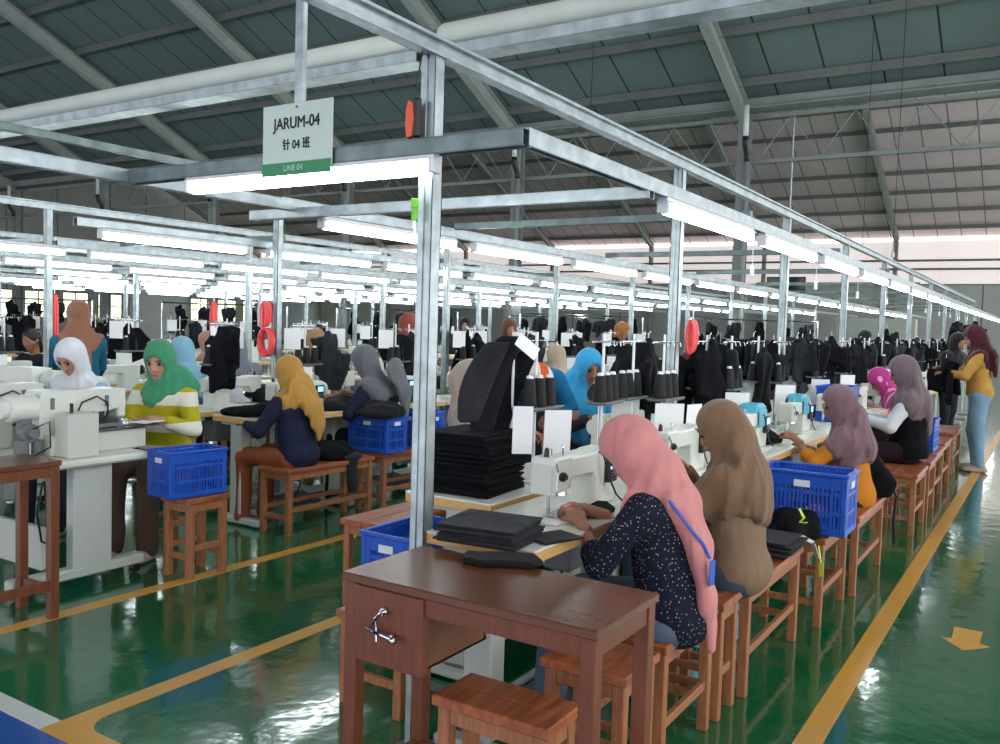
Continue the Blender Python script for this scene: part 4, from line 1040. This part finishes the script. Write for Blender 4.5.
pattern_machine('second white pattern sewing machine behind the near one at the left edge', (2.78, 5.06, .691), .0)
for i, (x, y, lb) in enumerate([(2.5, 6.1, 'white pattern machine in front of the white scarf woman, far left'), (3.6, 6.4, 'white pattern machine left of the brown standing woman')]):
    pattern_table(lb.replace('pattern machine', 'machine table'), (x + .1, y - .1, 0), .8); pattern_machine(lb, (x, y + .25, .691), PI / 2)
# ================================================================== PEOPLE
def dots_mat():
    m = mat('navy cloth with small pale sprigs', (26, 30, 46), .85, 0, 0, 8, .1, 70, spec=.2)
    nt = m.node_tree; b = nt.nodes['Principled BSDF']; tc = nt.nodes.new('ShaderNodeTexCoord')
    v = nt.nodes.new('ShaderNodeTexVoronoi'); v.inputs['Scale'].default_value = 78; v.inputs['Randomness'].default_value = .7; nt.links.new(tc.outputs['Object'], v.inputs['Vector'])
    lt = nt.nodes.new('ShaderNodeMath'); lt.operation = 'LESS_THAN'; lt.inputs[1].default_value = .2; nt.links.new(v.outputs['Distance'], lt.inputs[0])
    mx = nt.nodes.new('ShaderNodeMixRGB'); nt.links.new(lt.outputs[0], mx.inputs[0]); mx.inputs[1].default_value = (*lin((26, 30, 46)), 1); mx.inputs[2].default_value = (*lin((176, 170, 168)), 1); nt.links.new(mx.outputs[0], b.inputs['Base Color']); return m
def band_mat(name, c1, c2, period, axis=2, off=0., w=.5):
    m = mat(name, c1, .85, 0, 0, 8, .1, 60, spec=.2); nt = m.node_tree; b = nt.nodes['Principled BSDF']
    tc = nt.nodes.new('ShaderNodeTexCoord'); sx = nt.nodes.new('ShaderNodeSeparateXYZ'); nt.links.new(tc.outputs['Object'], sx.inputs[0])
    ad = nt.nodes.new('ShaderNodeMath'); ad.operation = 'ADD'; ad.inputs[1].default_value = off; nt.links.new(sx.outputs[axis], ad.inputs[0])
    mo = nt.nodes.new('ShaderNodeMath'); mo.operation = 'PINGPONG'; mo.inputs[1].default_value = period; nt.links.new(ad.outputs[0], mo.inputs[0])
    lt = nt.nodes.new('ShaderNodeMath'); lt.operation = 'LESS_THAN'; lt.inputs[1].default_value = period * w; nt.links.new(mo.outputs[0], lt.inputs[0])
    mx = nt.nodes.new('ShaderNodeMixRGB'); nt.links.new(lt.outputs[0], mx.inputs[0]); mx.inputs[1].default_value = (*lin(c1), 1); mx.inputs[2].default_value = (*lin(c2), 1); nt.links.new(mx.outputs[0], b.inputs['Base Color']); return m
FLATB = (1.25, .45, 1.)
# woman in pink scarf
p1 = person('woman in a long pink headscarf and dotted navy top sewing at the front', (2.76, 1.03, 0), .02, hip=.56, lean=.21, neck=.46, pitch=.85, yaw=.1,
       hands=((.08, .40, .87), (-.07, .37, .86)), hijab=(214, 140, 137), topmat=dots_mat(), bottom=(96, 112, 132), reach=.14, cuff=.25, seed=1.3, scale=.905, res=.011, hem=.10,
       tails=(([(0, .16, 1.12), (-.01, .06, 1.05), (-.02, -.02, .96), (-.03, -.09, .82), (-.03, -.13, .64), (-.02, -.15, .46)], .112, .026, (1.15, .6, 1.)),))
MB().tube([(-.14, -.01, 1.0), (-.12, -.08, .91), (-.09, -.125, .85), (-.075, -.145, .80)], .006, 6).box((-.075, -.155, .75), (.035, .004, .09), rz=-.2, ch=.001).build('lanyard_badge', mat('blue lanyard', (48, 96, 200), .4), p1)
person('woman in a brown headscarf and brown blouse holding cloth up in both hands', (3.44, 1.03, 0), .0, hip=.56, lean=.10, neck=.25, pitch=.5, yaw=.15,
       hands=((.06, .30, .98), (-.06, .31, .95)), hijab=(128, 100, 76), top=(136, 112, 90), bottom=(70, 84, 100), reach=.24, seed=2.1, scale=.895, res=.012, hem=.10,
       tails=(([(0, .0, 1.1), (0, -.07, .96), (.0, -.10, .86)], .11, .08, (1.2, .5, 1.)),))
person('woman in a mauve headscarf, glasses and orange shirt at her sewing machine', (5.52, .98, 0), .1, hip=.55, lean=.14, neck=.2, pitch=.42, yaw=.2,
       hands=((.10, .34, .84), (-.10, .38, .92)), hijab=(124, 94, 102), top=(196, 124, 34), bottom=(50, 44, 50), reach=.25, glasses=True, seed=3.7, cuff=.3, scale=.885, res=.012, hem=.12,
       tails=(([(0, .05, 1.0), (.02, .13, .85), (.0, .12, .72)], .10, .06, FLATB), ([(0, -.02, 1.05), (0, -.10, .88)], .11, .08, FLATB)))
p4 = person('woman in grey mauve headscarf and black vest over white sleeves on a stool', (7.58, .95, 0), .12, hip=.56, lean=.05, neck=.25, pitch=.45, yaw=.15,
       hands=((.10, .34, .80), (-.10, .34, .80)), hijab=(116, 98, 104), top=(226, 226, 228), bottom=(42, 24, 34), reach=.22, seed=4.4, scale=.99, res=.013, hem=.05,
       tails=(([(.0, -.02, 1.1), (.02, -.12, .92), (.03, -.13, .74)], .11, .07, FLATB),), knees=((.12, .42), (-.12, .42)))
def vestf(P):
    H = np.array([0, 0, .56]); u = np.array([0, math.sin(.05), math.cos(.05)])
    v = el(P, H, (.19, .15, .15)); v = smin(v, rc(P, H, H + u * .34, .135, .140, (1.22, .95, 1)), .04)
    v = smin(v, rc(P, H + u * .36 + [.09, 0, 0], H + u * .36 - [.09, 0, 0], .095, .095), .03)
    return smax(v + fold(P, .004, 26, 1), -(P[..., 2] - .50), .01)
mesh_np('vest', [field(vestf, (-.3, -.25, .4), (.3, .25, 1.15), .013)], M_CLOTH3, p4)
person('woman in a bright pink striped headscarf leaning over her work, face turned down', (9.2, 1.17, 0), .3, hip=.55, lean=.42, neck=.3, pitch=.8, hands=((.1, .36, .82), (-.1, .36, .82)),
       hijmat=band_mat('magenta scarf with pale bands', (186, 62, 136), (228, 176, 206), .045, 0, .01, .22), top=(196, 110, 130), bottom=(60, 40, 50), reach=.27, seed=5.1, scale=.93, res=.014)
person('standing woman in maroon headscarf, mustard sweater and light blue jeans by the aisle', (10.85, .69, 0), .1, stand=True, hip=.86, lean=.08, neck=.2, pitch=.45, yaw=.1,
       hands=((.10, .38, 1.12), (-.10, .36, 1.08)), hijab=(74, 26, 38), top=(190, 146, 74), bottom=(132, 166, 190), reach=.2, seed=6.2, res=.013, scale=.99,
       tails=(([(0, -.02, 1.4), (-.04, -.12, 1.25), (-.04, -.14, 1.1)], .11, .06, FLATB),))
person('woman in grey brown headscarf bent over the inner side of the nearest line', (4.03, 2.80, 0), PI, hip=.56, lean=.32, neck=.35, pitch=.9, hands=((.1, .42, .85), (-.1, .42, .82)),
       hijab=(150, 138, 126), top=(34, 34, 40), bottom=(40, 40, 48), reach=.26, seed=7.5, scale=1.02, res=.013,
       tails=(([(0, .05, 1.1), (.0, .12, .9), (.0, .12, .74)], .13, .10, (1.4, .7, 1.)),))
person('woman in blue shirt bending low, white and orange patterned scarf on her head', (4.92, 2.98, 0), 2.3, stand=True, hip=.90, lean=1.12, neck=.7, pitch=1.6, hands=((.12, .52, .86), (-.12, .5, .86)),
       hijmat=band_mat('white scarf with orange patches', (226, 222, 214), (232, 98, 50), .07, 0, .02, .35), top=(28, 112, 160), bottom=(40, 46, 60), reach=.09, seed=8.1, scale=1.04, res=.013)
person('woman in a bright sky blue headscarf facing the camera side of the nearest line', (5.52, 2.86, 0), 2.62, hip=.56, lean=.18, neck=.22, pitch=.38, yaw=-.1, hands=((.10, .36, .84), (-.10, .38, .84)),
       hijab=(58, 164, 214), top=(58, 60, 70), bottom=(40, 40, 50), reach=.26, seed=9.3, scale=1.0, res=.012,
       tails=(([(0, .06, 1.05), (.02, .14, .85), (.02, .15, .70)], .12, .08, (1.3, .6, 1.)),))
person('woman in a mustard headscarf and navy blouse seen from behind on her bench', (4.28, 4.33, 0), .05, hip=.56, lean=.12, neck=.2, pitch=.45, hands=((.12, .36, .82), (-.18, .36, .80)),
       hijab=(178, 134, 62), top=(28, 34, 58), bottom=(150, 84, 54), reach=.155, seed=10.2, scale=.91, res=.012, hem=.06,
       tails=(([(0, -.02, 1.08), (.02, -.13, .93), (.05, -.15, .80), (.06, -.15, .70)], .10, .02, FLATB),))
person('woman in a grey headscarf and navy shirt leaning to the left over her table', (5.30, 4.36, 0), .25, hip=.56, lean=.35, neck=.2, pitch=.55, hands=((.12, .42, .86), (-.2, .42, .84)),
       hijab=(100, 102, 108), top=(28, 34, 56), bottom=(30, 32, 44), reach=.20, seed=11.4, scale=.99, res=.013,
       tails=(([(0, -.02, 1.08), (.03, -.10, .9), (.06, -.10, .74)], .10, .04, FLATB),))
person('woman in a grey headscarf and white blouse beyond the second line, seen from behind', (5.35, 6.12, 0), -.1, hip=.55, lean=.15, neck=.2, pitch=.5, hijab=(112, 114, 124), top=(216, 218, 222), bottom=(50, 50, 60), reach=.19, seed=12.1, res=.015)
person('woman in a patterned light brown headscarf and brown top beyond the second line', (6.3, 6.1, 0), -.3, hip=.60, lean=.1, neck=.2, pitch=.35, hijab=(156, 118, 84), top=(120, 88, 62), bottom=(50, 40, 40), reach=.2, seed=13.6, res=.015)
person('standing woman in a rust headscarf and black top, left of the tall post', (7.3, 5.86, 0), PI + .9, stand=True, hip=.83, lean=.05, neck=.15, pitch=.3, hands=((.12, .34, 1.05), (-.12, .34, 1.05)), hijab=(128, 62, 46), top=(22, 24, 30), bottom=(24, 26, 34), reach=.2, seed=14.9, scale=.97, res=.015)
person('standing woman in black headscarf and black dress far behind, facing the camera', (12.1, 8.42, 0), 2.2, stand=True, hip=.83, lean=.05, neck=.1, pitch=.15, hands=((.12, .30, 1.0), (-.12, .30, 1.0)), hijab=(24, 24, 30), top=(22, 22, 28), bottom=(24, 24, 30), reach=.30, seed=15.3, scale=.97, skin=M_SKINL, res=.015)
person('woman in a green headscarf and yellow and white striped shirt at the pattern machine', (3.51, 4.70, 0), PI / 2 + .42, hip=.56, lean=.10, neck=.22, pitch=.35, yaw=.1, hands=((-.16, .36, .84), (.02, .34, .82))[::-1],
       hijab=(66, 146, 108), topmat=band_mat('yellow and white striped knit', (226, 224, 208), (176, 168, 34), .085, 2, -.01, .5), bottom=(84, 66, 58), skin=M_SKINL, reach=.13, seed=16.2, scale=.985, res=.012,
       tails=(([(.0, .02, 1.1), (-.1, .02, 1.06), (-.17, .0, 1.02)], .08, .05, (1, 1, 1)),), knees=((.12, .38), (-.10, .38)))
person('woman in a white headscarf and pale blue top looking down, far left', (3.55, 5.62, 0), PI / 2 + .35, hip=.56, lean=.2, neck=.25, pitch=.65, hijab=(222, 224, 230), top=(150, 184, 214), bottom=(60, 66, 84), skin=M_SKINL, reach=.18, seed=17.5, scale=.98, res=.013)
person('standing woman in a long brown headscarf and teal dress at the far left', (4.12, 6.64, 0), -.5, stand=True, hip=.83, lean=.05, neck=.15, pitch=.3, hijab=(146, 100, 80), top=(28, 98, 122), bottom=(28, 90, 114), reach=.15, seed=18.4, scale=.97, res=.014,
       tails=(([(0, -.03, 1.33), (.0, -.12, 1.1), (.02, -.13, .95)], .085, .05, FLATB),))
far = [('woman in a light brown headscarf and black top behind the coral hose, far left', 6.95, 8.45, 0.3, (170, 132, 112), (24, 26, 32), False), ('woman in a pale blue headscarf just behind the green scarf woman', 4.95, 6.3, .3, (130, 176, 200), (60, 90, 110), False),
       ('woman with uncovered dark hair bent beside a machine at the far left', 5.25, 9.2, 1.9, None, (30, 30, 36), False), ('woman in a maroon headscarf right of the second post', 7.6, 2.9, PI, (96, 36, 44), (40, 30, 40), False),
       ('woman in a purple top among black garments near the third post', 11.6, 2.85, PI, (40, 38, 44), (116, 84, 168), False), ('woman in an orange brown headscarf standing behind the hanging black covers', 10.7, 5.0, PI, (150, 98, 56), (36, 36, 40), True),
       ('woman in black headscarf standing before the far end of the right row', 13.6, 1.25, 2.6, (22, 22, 28), (26, 26, 32), True), ('woman in a dark headscarf deep in the right row', 15.2, 2.75, PI, (40, 40, 46), (44, 44, 50), True),
       ('woman in a beige headscarf deep in the second line', 8.0, 4.3, 0., (186, 166, 146), (60, 50, 48), False), ('woman in dark brown headscarf far behind between two posts', 9.7, 6.1, 2.6, (96, 60, 46), (30, 30, 34), True)]
for i, (lb, x, y, r, hc, tc_, st) in enumerate(far):
    person(lb, (x, y, 0), r, stand=st, hip=.83 if st else .55, lean=.12, neck=.2, pitch=.35, hands=((.12, .34, 1.05 if st else .82), (-.12, .34, 1.05 if st else .82)), hijab=hc or (0, 0, 0), bare=hc is None, top=tc_, bottom=(40, 40, 50), res=.022, face=False, seed=20 + i, scale=.97, shoes=False)

# ================================================================== THINGS ON AND AROUND THE NEAR TABLES
T_ = .761
# black fabric panels on the desk and table corner
o = stack(1, .25, .27, 9, .0068, M_CLOTH2, .012).build('fabric_stack', M_CLOTH2); o.location = (2.345, 1.50, T_); o.rotation_euler.z = .12; tag(o, 'stack of charcoal fabric panels on the front corner of the white table', 'cloth')
o = heap(5, .17, .10, .014, M_CLOTH, 'crumpled black strap cloth hanging at the desk edge below the fabric panels', res=.008); o.location = (2.145, 1.33, .7515); o.rotation_euler.z = -1.2
o = stack(4, .16, .12, 2, .004, M_CLOTH2, .004).build('fabric_piece', M_CLOTH2); o.location = (2.47, 1.345, T_); o.rotation_euler.z = -.35; tag(o, 'flat charcoal fabric piece on white table before the needle', 'cloth')
# black pile on the inner table
o = stack(9, .34, .30, 26, .0095, M_CLOTH3, .010).build('garment_pile', M_CLOTH3); o.location = (3.0, 2.02, T_); o.rotation_euler.z = .08; tag(o, 'tall pile of black cut pieces right of the tall post', 'cloth pile')
MB().tube([(2.83, 1.95, .83), (2.828, 1.93, .845), (2.83, 1.90, .84), (2.826, 1.88, .80)], .0022, 5)
# three curved charcoal panels hanging over a stand beside the tall post
hp = thing('hanging_cover_panel', 'large charcoal seat cover panel with a white sheet, leaning over a white pole', 'cover', (3.09, 1.96, 1.02))
def panelf(cx, cy, w, tw, h0, h1, th):
    def f(P):
        z = P[..., 2]; t = (z - h0) / (h1 - h0); tt = np.clip(t, 0, 1)
        c = cx - tw + tw * 1.9 * tt ** 1.15; yy = cy + .05 * np.sin(tt * 2.6)
        hw = w * (.75 + .45 * np.sin(np.clip(tt, 0, 1) * PI * .9)) ; d = smax(np.abs(P[..., 0] * .85 - P[..., 1] * .53 - c) - hw, np.abs(P[..., 0] * .53 + P[..., 1] * .85 - yy - .35 * (P[..., 0] * .85 - P[..., 1] * .53 - c) ** 2 / .1) - th, .012)
        return smax(smax(d, z - h1, .02), h0 - z, .02)
    return f
cloth_mesh('side_panel', panelf(-.085, -.05, .062, .075, .02, .36, .010), (-.3, -.3, -.02), (.3, .3, .42), .008, M_CLOTH2, hp)
cloth_mesh('centre_panel', panelf(.0, .0, .066, .075, -.03, .385, .012), (-.3, -.3, -.06), (.3, .3, .42), .008, M_CLOTH, hp)
cloth_mesh('front_panel', panelf(.085, .018, .056, .080, -.05, .32, .012), (-.3, -.3, -.08), (.3, .3, .42), .008, M_CLOTH3, hp)
s_ = MB().box((0, 0, 0), (.115, .002, .062), ch=.0004).build('white_sheet', M_PAPER, hp); s_.location = (.045, -.10, .34); s_.rotation_euler = (-.25, .62, -.55)
MB().tube([(.10, .0, -.258), (.10, .0, .30)], .0065, 8).box((.10, 0, -.252), (.06, .05, .012)).build('pole', M_WHITEP, hp)
mcx = dup(MC, (2.78, 2.02, T_), PI + .0, 'ivory sewing machine bed behind the black pile by the tall post', 'sewing machines') if 0 else None
# white sheets and second stand near the pink scarf woman
put(ST, 's1', (3.28, 1.90, T_), .0, 'thread stand with black cones left of the pink scarf woman', 'thread stands')
put(ST, 's1', (3.80, 1.83, T_), .1, 'thread stand between the two front machines, before the sky blue scarf', 'thread stands')
for (x, y, z, w, h, r, lb) in [(2.95, 1.76, 1.13, .08, .19, -.9, 'white sheet tied to the pole beside the charcoal cover panels'), (3.20, 1.74, 1.10, .12, .20, -.7, 'white sheet hung below cones left of the pink scarf'),
                               (4.20, 1.68, 1.02, .14, .20, -.6, 'white sheet between pink and brown scarf women'), (4.66, 1.68, 1.04, .13, .20, -.3, 'white sheet with stand above the brown scarf woman')]:
    o = MB().box((0, 0, -h / 2), (w, .0015, h), ch=.0003, rx=.05).build('work_sheet', M_PAPER); o.location = (x, y, z); o.rotation_euler = (0, 0, r); tag(o, lb, 'paper sheet', 'work sheets on the stands')
# round disc on a stand
rd = thing('round_disc_stand', 'black round pad on a thin stand in front of the sky blue scarf', 'stand', (4.10, 1.99, T_))
MB().lathe([(.002, 0), (.05, 0), (.052, .012), (.045, .03), (.002, .032)]).build('base', M_BLACKP, rd, smooth=False); MB().tube([(0, 0, .03), (0, 0, .30)], .004, 6).build('stem', M_STEEL, rd)
o = MB().lathe([(.004, -.012), (.062, -.012), (.066, 0), (.062, .012), (.004, .012)], n=24, M=Matrix.Translation((0, 0, .345)) @ Matrix.Rotation(.55, 4, 'Z') @ Matrix.Rotation(PI / 2, 4, 'Y')).build('pad', M_BLACKP, rd); sharp(o)
# big draped black covers between posts two and three
def cover(seed, w, h, d, m, loc, rz, lb):
    g = garment(seed, w, h, d, m); g.location = loc; g.rotation_euler.z = rz; tag(g, lb, 'garment', 'large black covers over the nearest line'); return g
cover(31, .42, .52, .14, M_CLOTH, (4.74, 2.0, 1.40), -.5, 'large black cover with a pale triangle mark left of the second post')
MB().prism([(-.03, 0), (.03, 0), (0, .035)], .004, Matrix.Translation((4.40, 1.93, 1.235)) @ Matrix.Rotation(-.5, 4, 'Z'))
cover(32, .30, .55, .12, M_CLOTH3, (5.12, 2.0, 1.36), -.5, 'black draped cover directly left of the second post')
cover(33, .36, .50, .14, M_CLOTH3, (5.8, 2.0, 1.40), -.5, 'black cover hanging right of the second post')
cover(34, .55, .52, .16, M_CLOTH, (6.75, 1.98, 1.42), -.5, 'widest black cover, hung between second and third posts')
cover(35, .34, .56, .14, M_CLOTH2, (8.1, 1.98, 1.42), -.5, 'dark cover hanging right of the third post')
cover(36, .42, .60, .16, M_CLOTH3, (12.4, 1.9, 1.55), -.5, 'tall black coat on a hanger far along the right row')
cover(37, .40, .50, .14, M_CLOTH, (14.9, 1.3, 1.72), -.5, 'black coat hung high above the standing woman in jeans'); cover(38, .40, .50, .14, M_CLOTH, (17.0, 1.2, 1.75), -.5, 'black coat hung high at the far end of the aisle row')
cover(39, .45, .5, .3, M_CLOTH3, (10.7, 1.02, 1.24), .3, 'black bundle held by the standing woman in mustard sweater')
# cloth on benches
o = stack(41, .30, .27, 8, .009, M_CLOTH2, .025).build('fabric_stack', M_CLOTH2); tag(o, 'folded charcoal pieces beside the seated woman in brown scarf', 'cloth'); o.location = (4.02, 1.09, .4505)
o = heap(42, .30, .22, .14, M_CLOTH3, 'black bag with neon tie hanging before the front blue crate'); o.location = (4.40, 1.0, .451) if 0 else (4.36, 1.06, .452)
def ribbon(name, pts, w, m, lb, cat='tape'):
    mb = MB(); pts = [Vector(p) for p in pts]
    for a_, b_ in zip(pts[:-1], pts[1:]): mb.beam(a_, b_, w, .003)
    return tag(mb.build(name, m), lb, cat)
ribbon('neon_tie', [(4.24, .99, .62), (4.235, .965, .58), (4.24, .985, .555), (4.23, .95, .56)], .022, M_NEON, 'neon yellow tie on the black bag before the blue crate')
ribbon('white_strap', [(4.24, 1.0, .50), (4.235, .92, .47), (4.25, .90, .40)], .05, M_WHITEP, 'white cloth tag hanging from the bench end below the blue crate')
ribbon('neon_strap', [(4.27, .90, .45), (4.27, .885, .37), (4.29, .885, .30)], .02, M_NEON, 'neon yellow strap dangling from the bench beside the white tag')
bp_ = heap(43, .30, .30, .24, M_CLOTH3, 'black backpack on the bench behind the orange shirt woman'); bp_.location = (5.86, .98, .451)
o = MB().tube([(5.86, .84, .56), (5.88, .79, .46), (5.87, .80, .3), (5.90, .79, .16)], .011, 6).build('bag_strap', M_BLACKP); tag(o, 'black strap dangling from the backpack behind the orange shirt woman', 'strap')
o = heap(44, .42, .34, .12, M_CLOTH, 'black cloth spilling over the blue crate behind the mustard scarf'); o.location = (5.14, 4.36, .725)
o = heap(45, .34, .30, .12, M_CLOTH3, 'dark jacket on the bench right of the mustard scarf woman'); o.location = (4.66, 4.36, .451)
def drape(seed, w, d, h, loc, rz, m, lb):
    def f(P):
        v = smin(rc(P, (0, -d / 2, 0), (0, d / 2, 0), .018, .018, (w / .036, 1, 1)), rc(P, (0, -d / 2, 0), (0, -d / 2 - .01, -h), .018, .016, (w / .036 * .8, 1, 1)), .01)
        return v + wv(P, .004, 34, seed)
    o = cloth_mesh('draped_cloth', f, (-w, -d, -h - .05), (w, d, .06), .012, m); o.location = loc; o.rotation_euler.z = rz; return tag(o, lb, 'cloth')
drape(51, .14, .26, .24, (4.70, 4.34, .470), .0, M_CLOTH2, 'charcoal sleeve hanging over the front of the mustard scarf bench')
o = heap(46, .40, .30, .08, M_CLOTH3, 'low black heap on the second line table left of mustard scarf'); o.location = (4.24, 4.72, T_)
o = heap(47, .46, .28, .10, M_CLOTH, 'black heap on the table before the grey scarf navy woman'); o.location = (5.25, 4.72, T_) if 0 else (5.05, 4.62, T_)
o = heap(48, .40, .3, .10, M_CLOTH3, 'black heap right of the disc stand on the inner table'); o.location = (4.35, 2.0, T_)
o = heap(49, .34, .28, .08, M_CLOTH3, 'black cloth on the table by the mauve scarf machine'); o.location = (5.55, 1.55, T_)
for i in range(9):
    o = heap(60 + i, .36, .28, .13, (M_CLOTH, M_CLOTH3, M_CLOTH2)[i % 3], 'dark cloth heap on the nearest line, %s beyond the third post' % ORD[i], res=.02); o.location = (7.6 + 1.3 * i, 1.66, T_); o['group'] = 'dark cloth heaps on the tables'
for i in range(7):
    o = heap(80 + i, .36, .28, .13, (M_CLOTH, M_CLOTH3, M_CLOTH2)[i % 3], 'dark cloth heap on the second line, %s from the front' % ORD[i], res=.02); o.location = (5.9 + 1.2 * i, 4.72, T_); o['group'] = 'dark cloth heaps on the tables'
for i in range(7):
    o = heap(90 + i, .4, .3, .14, (M_CLOTH, M_GREYCLOTH, M_CLOTH2)[i % 3], 'cloth heap on the far side of the second line, %s from the front' % ORD[i], res=.02); o.location = (5.0 + 1.2 * i, 5.35, T_); o['group'] = 'dark cloth heaps on the tables'
# held work, small things
o = heap(70, .13, .10, .02, M_CLOTH3, 'small black cloth piece right of the needle, near the pink scarf hands', res=.008); o.location = (2.93, 1.40, T_)
o = heap(71, .13, .12, .09, M_CLOTH2, 'dark cloth held up by the brown scarf woman'); o.location = (3.44, 1.35, .88)
# bottles under the tables
def bottle(x, y, lb, i, base=.001):
    t = thing('water_bottle', lb, 'bottle', (x, y, base), 0, 'light blue bottles under the benches')
    sharp(MB().lathe([(.03, 0), (.038, .006), (.039, .15), (.034, .17), (.034, .185), (.039, .20), (.036, .235), (.018, .25)], n=18).build('body', M_CYAN, t))
    sharp(MB().lathe([(.021, .25), (.021, .275), (.019, .28)], n=16).build('cap', M_WHITEP, t))
    o = text('AQUA' if 0 else '070', t, (-.0335, -.0215, .12), .05, mat('dark blue print', (24, 60, 96), .5), 1.); o.rotation_euler = (PI / 2, PI / 2 * 0, -1.0); return t
bottle(3.48, 1.22, 'light blue bottle on the floor just right of the pink scarf tail', 0); bottle(4.05, 1.22, 'light blue bottle on the floor below the brown scarf woman', 1)
for i, (x, lb) in enumerate([(5.16, 'pale blue plastic cover over the machine between brown and mauve scarves'), (6.22, 'pale blue plastic cover over the machine of the mauve scarf woman'), (7.35, 'pale blue plastic cover on the machine before the black vest')]):
    o = MB().box((0, 0, .03), (.16, .125, .07), ch=.02).box((0, -.063, -.02), (.15, .004, .10), ch=.001).build('machine_cover', M_CYAN); o.location = (x, 1.50, .965); tag(o, lb, 'cover')
# coral hoses on posts
def hose(x, y, z0, z1, r, lb, n=5):
    t = thing('coiled_hose', lb, 'hose', (x, y, 0), 0, 'coral hoses hung on posts'); mb = MB()
    for i in range(n):
        dx = .012 * (i % 3) - .012; dz = .006 * i; rr = r - .006 * (i % 2); h = z1 - z0 - dz
        pts = [(dx + .01 * i, rr * math.sin(a_) * (1 if abs(math.cos(a_)) < .8 else .9), z0 + dz + h / 2 - h / 2 * math.cos(a_)) for a_ in [2 * PI * k_ / 18 for k_ in range(18)]]
        mb.tube(pts, .009, 6, close=True)
    mb.build('coil', M_CORAL, t, smooth=True); MB().tube([(.02, 0, z1), (.02, 0, z1 + .05), (.04, 0, z1 + .06)], .004, 6).build('hook', M_STEEL, t); return t
hose(4.67, 5.10, 1.15, 1.36, .062, 'lower coil of coral hose hung on the second line post'); hose(4.66, 5.10, 1.37, 1.56, .03, 'upper bunch of coral hose on the second line post')
hose(4.62, 1.70, 1.32, 1.50, .02, 'coral hose loop hanging right of the second post'); hose(6.55, 8.0, 1.15, 1.6, .022, 'coral hose hanging behind the green scarf woman'); hose(4.7, 8.0, 1.05, 1.6, .022, 'coral hose hanging at the far left beside a post')
# inflator hang cords of tubes along the nearest line
for i in range(9):
    t = thing('pull_switch', 'white pull switch on a cord below the right rail, %s from the front' % ORD[i], 'switch', (4.62 + 1.41 * i * 1.02, 1.38, 0), 0, 'pull switches under the right rail')
    MB().tube([(0, 0, 1.80), (0, 0, 2.0)], .002, 5).build('cord', M_WHITEP, t); MB().lathe([(.006, 1.74), (.011, 1.745), (.011, 1.79), (.005, 1.80)], n=10).build('handle', M_WHITEP, t)
# papers and bits on the second line, blue cushions
for i, (x, y, z, lb) in enumerate([(4.30, 4.60, T_, 'white paper on the table corner by the mustard scarf'), (3.12, 4.36, .832, 'white paper on the steel plate of the near pattern machine')]):
    o = MB().box((0, 0, .001), (.18, .12, .0015), ch=.0003).build('paper', M_PAPER); o.location = (x, y, z); o.rotation_euler.z = .3; tag(o, lb, 'paper')
# cabinets, louvres and racks far behind
def cabinet(x, y, w, h, rz, lb, m=M_GREYP, n=6):
    t = thing('storage_cabinet', lb, 'cabinet', (x, y, 0), rz); MB().box((0, 0, h / 2), (.5, w, h), ch=.01).build('body', m, t)
    for i in range(n): MB().box((-.256, 0, h * (i + .5) / n), (.01, w * .9, h / n * .8), ch=.004).build('drawer', m, t)
    return t
for i, (x, y, w, h, m) in enumerate([(22, 13.0, 1.6, 1.9, M_COLUMN), (24, 17.6, 1.8, 1.9, M_GREYP), (20, 21.0, 2.2, 1.9, M_COLUMN), (26, 9.0, 2.0, 1.9, M_COLUMN), (19, 26, 2.4, 2.2, M_LEGW), (30.5, 5.0, 2.4, 2.0, M_LEGW)]):
    cabinet(x, y, w, h, 0, 'grey cabinet with drawers at the back of the hall, %s of the row' % ORD[i], m)
def rack(x, y, L, lb, rz=0):
    t = thing('garment_rack', lb, 'rack', (x, y, 0), rz, 'garment racks at the back'); mb = MB()
    for s in (-1, 1): mb.tube([(0, s * L / 2, .02), (0, s * L / 2, 1.65)], .015, 6); mb.box((0, s * L / 2, .02), (.4, .04, .03))
    mb.tube([(0, -L / 2, 1.65), (0, L / 2, 1.65)], .015, 6); mb.build('rail_frame', M_STEEL, t); return t
for i, (x, y) in enumerate([(12.5, 10.2), (14, 7.2), (15, 4.4), (10.5, 12.5), (9, 16), (17.5, 9.6)]):
    rack(x, y, 2.2, 'steel garment rack at the back of the hall, %s in the row' % ORD[i], .6)
    for k_ in range(5):
        q = -.9 + .42 * k_; g = dup(GM[(i + k_) % 3], (x - math.sin(.6) * q, y + math.cos(.6) * q, 1.61), .6, '%s dark garment from the right on the %s rack at the back' % (ORD[k_], ORD[i]), 'garments on the back racks')
# remove unplaced templates
for T0 in (TBs, MCs, STs, TB, MC, ST, *GM):
    if T0['label'] == 'x':
        for c_ in list(T0.children_recursive): bpy.data.objects.remove(c_)
        bpy.data.objects.remove(T0)
dups = {k_: len(v) for k_, v in SEEN.items() if len(v) > 1 and k_ != 'x'}
if dups: print('SAME LABELS', dups)
for k_ in SEEN:
    if len(k_.split()) > 16: print('LONG', k_)
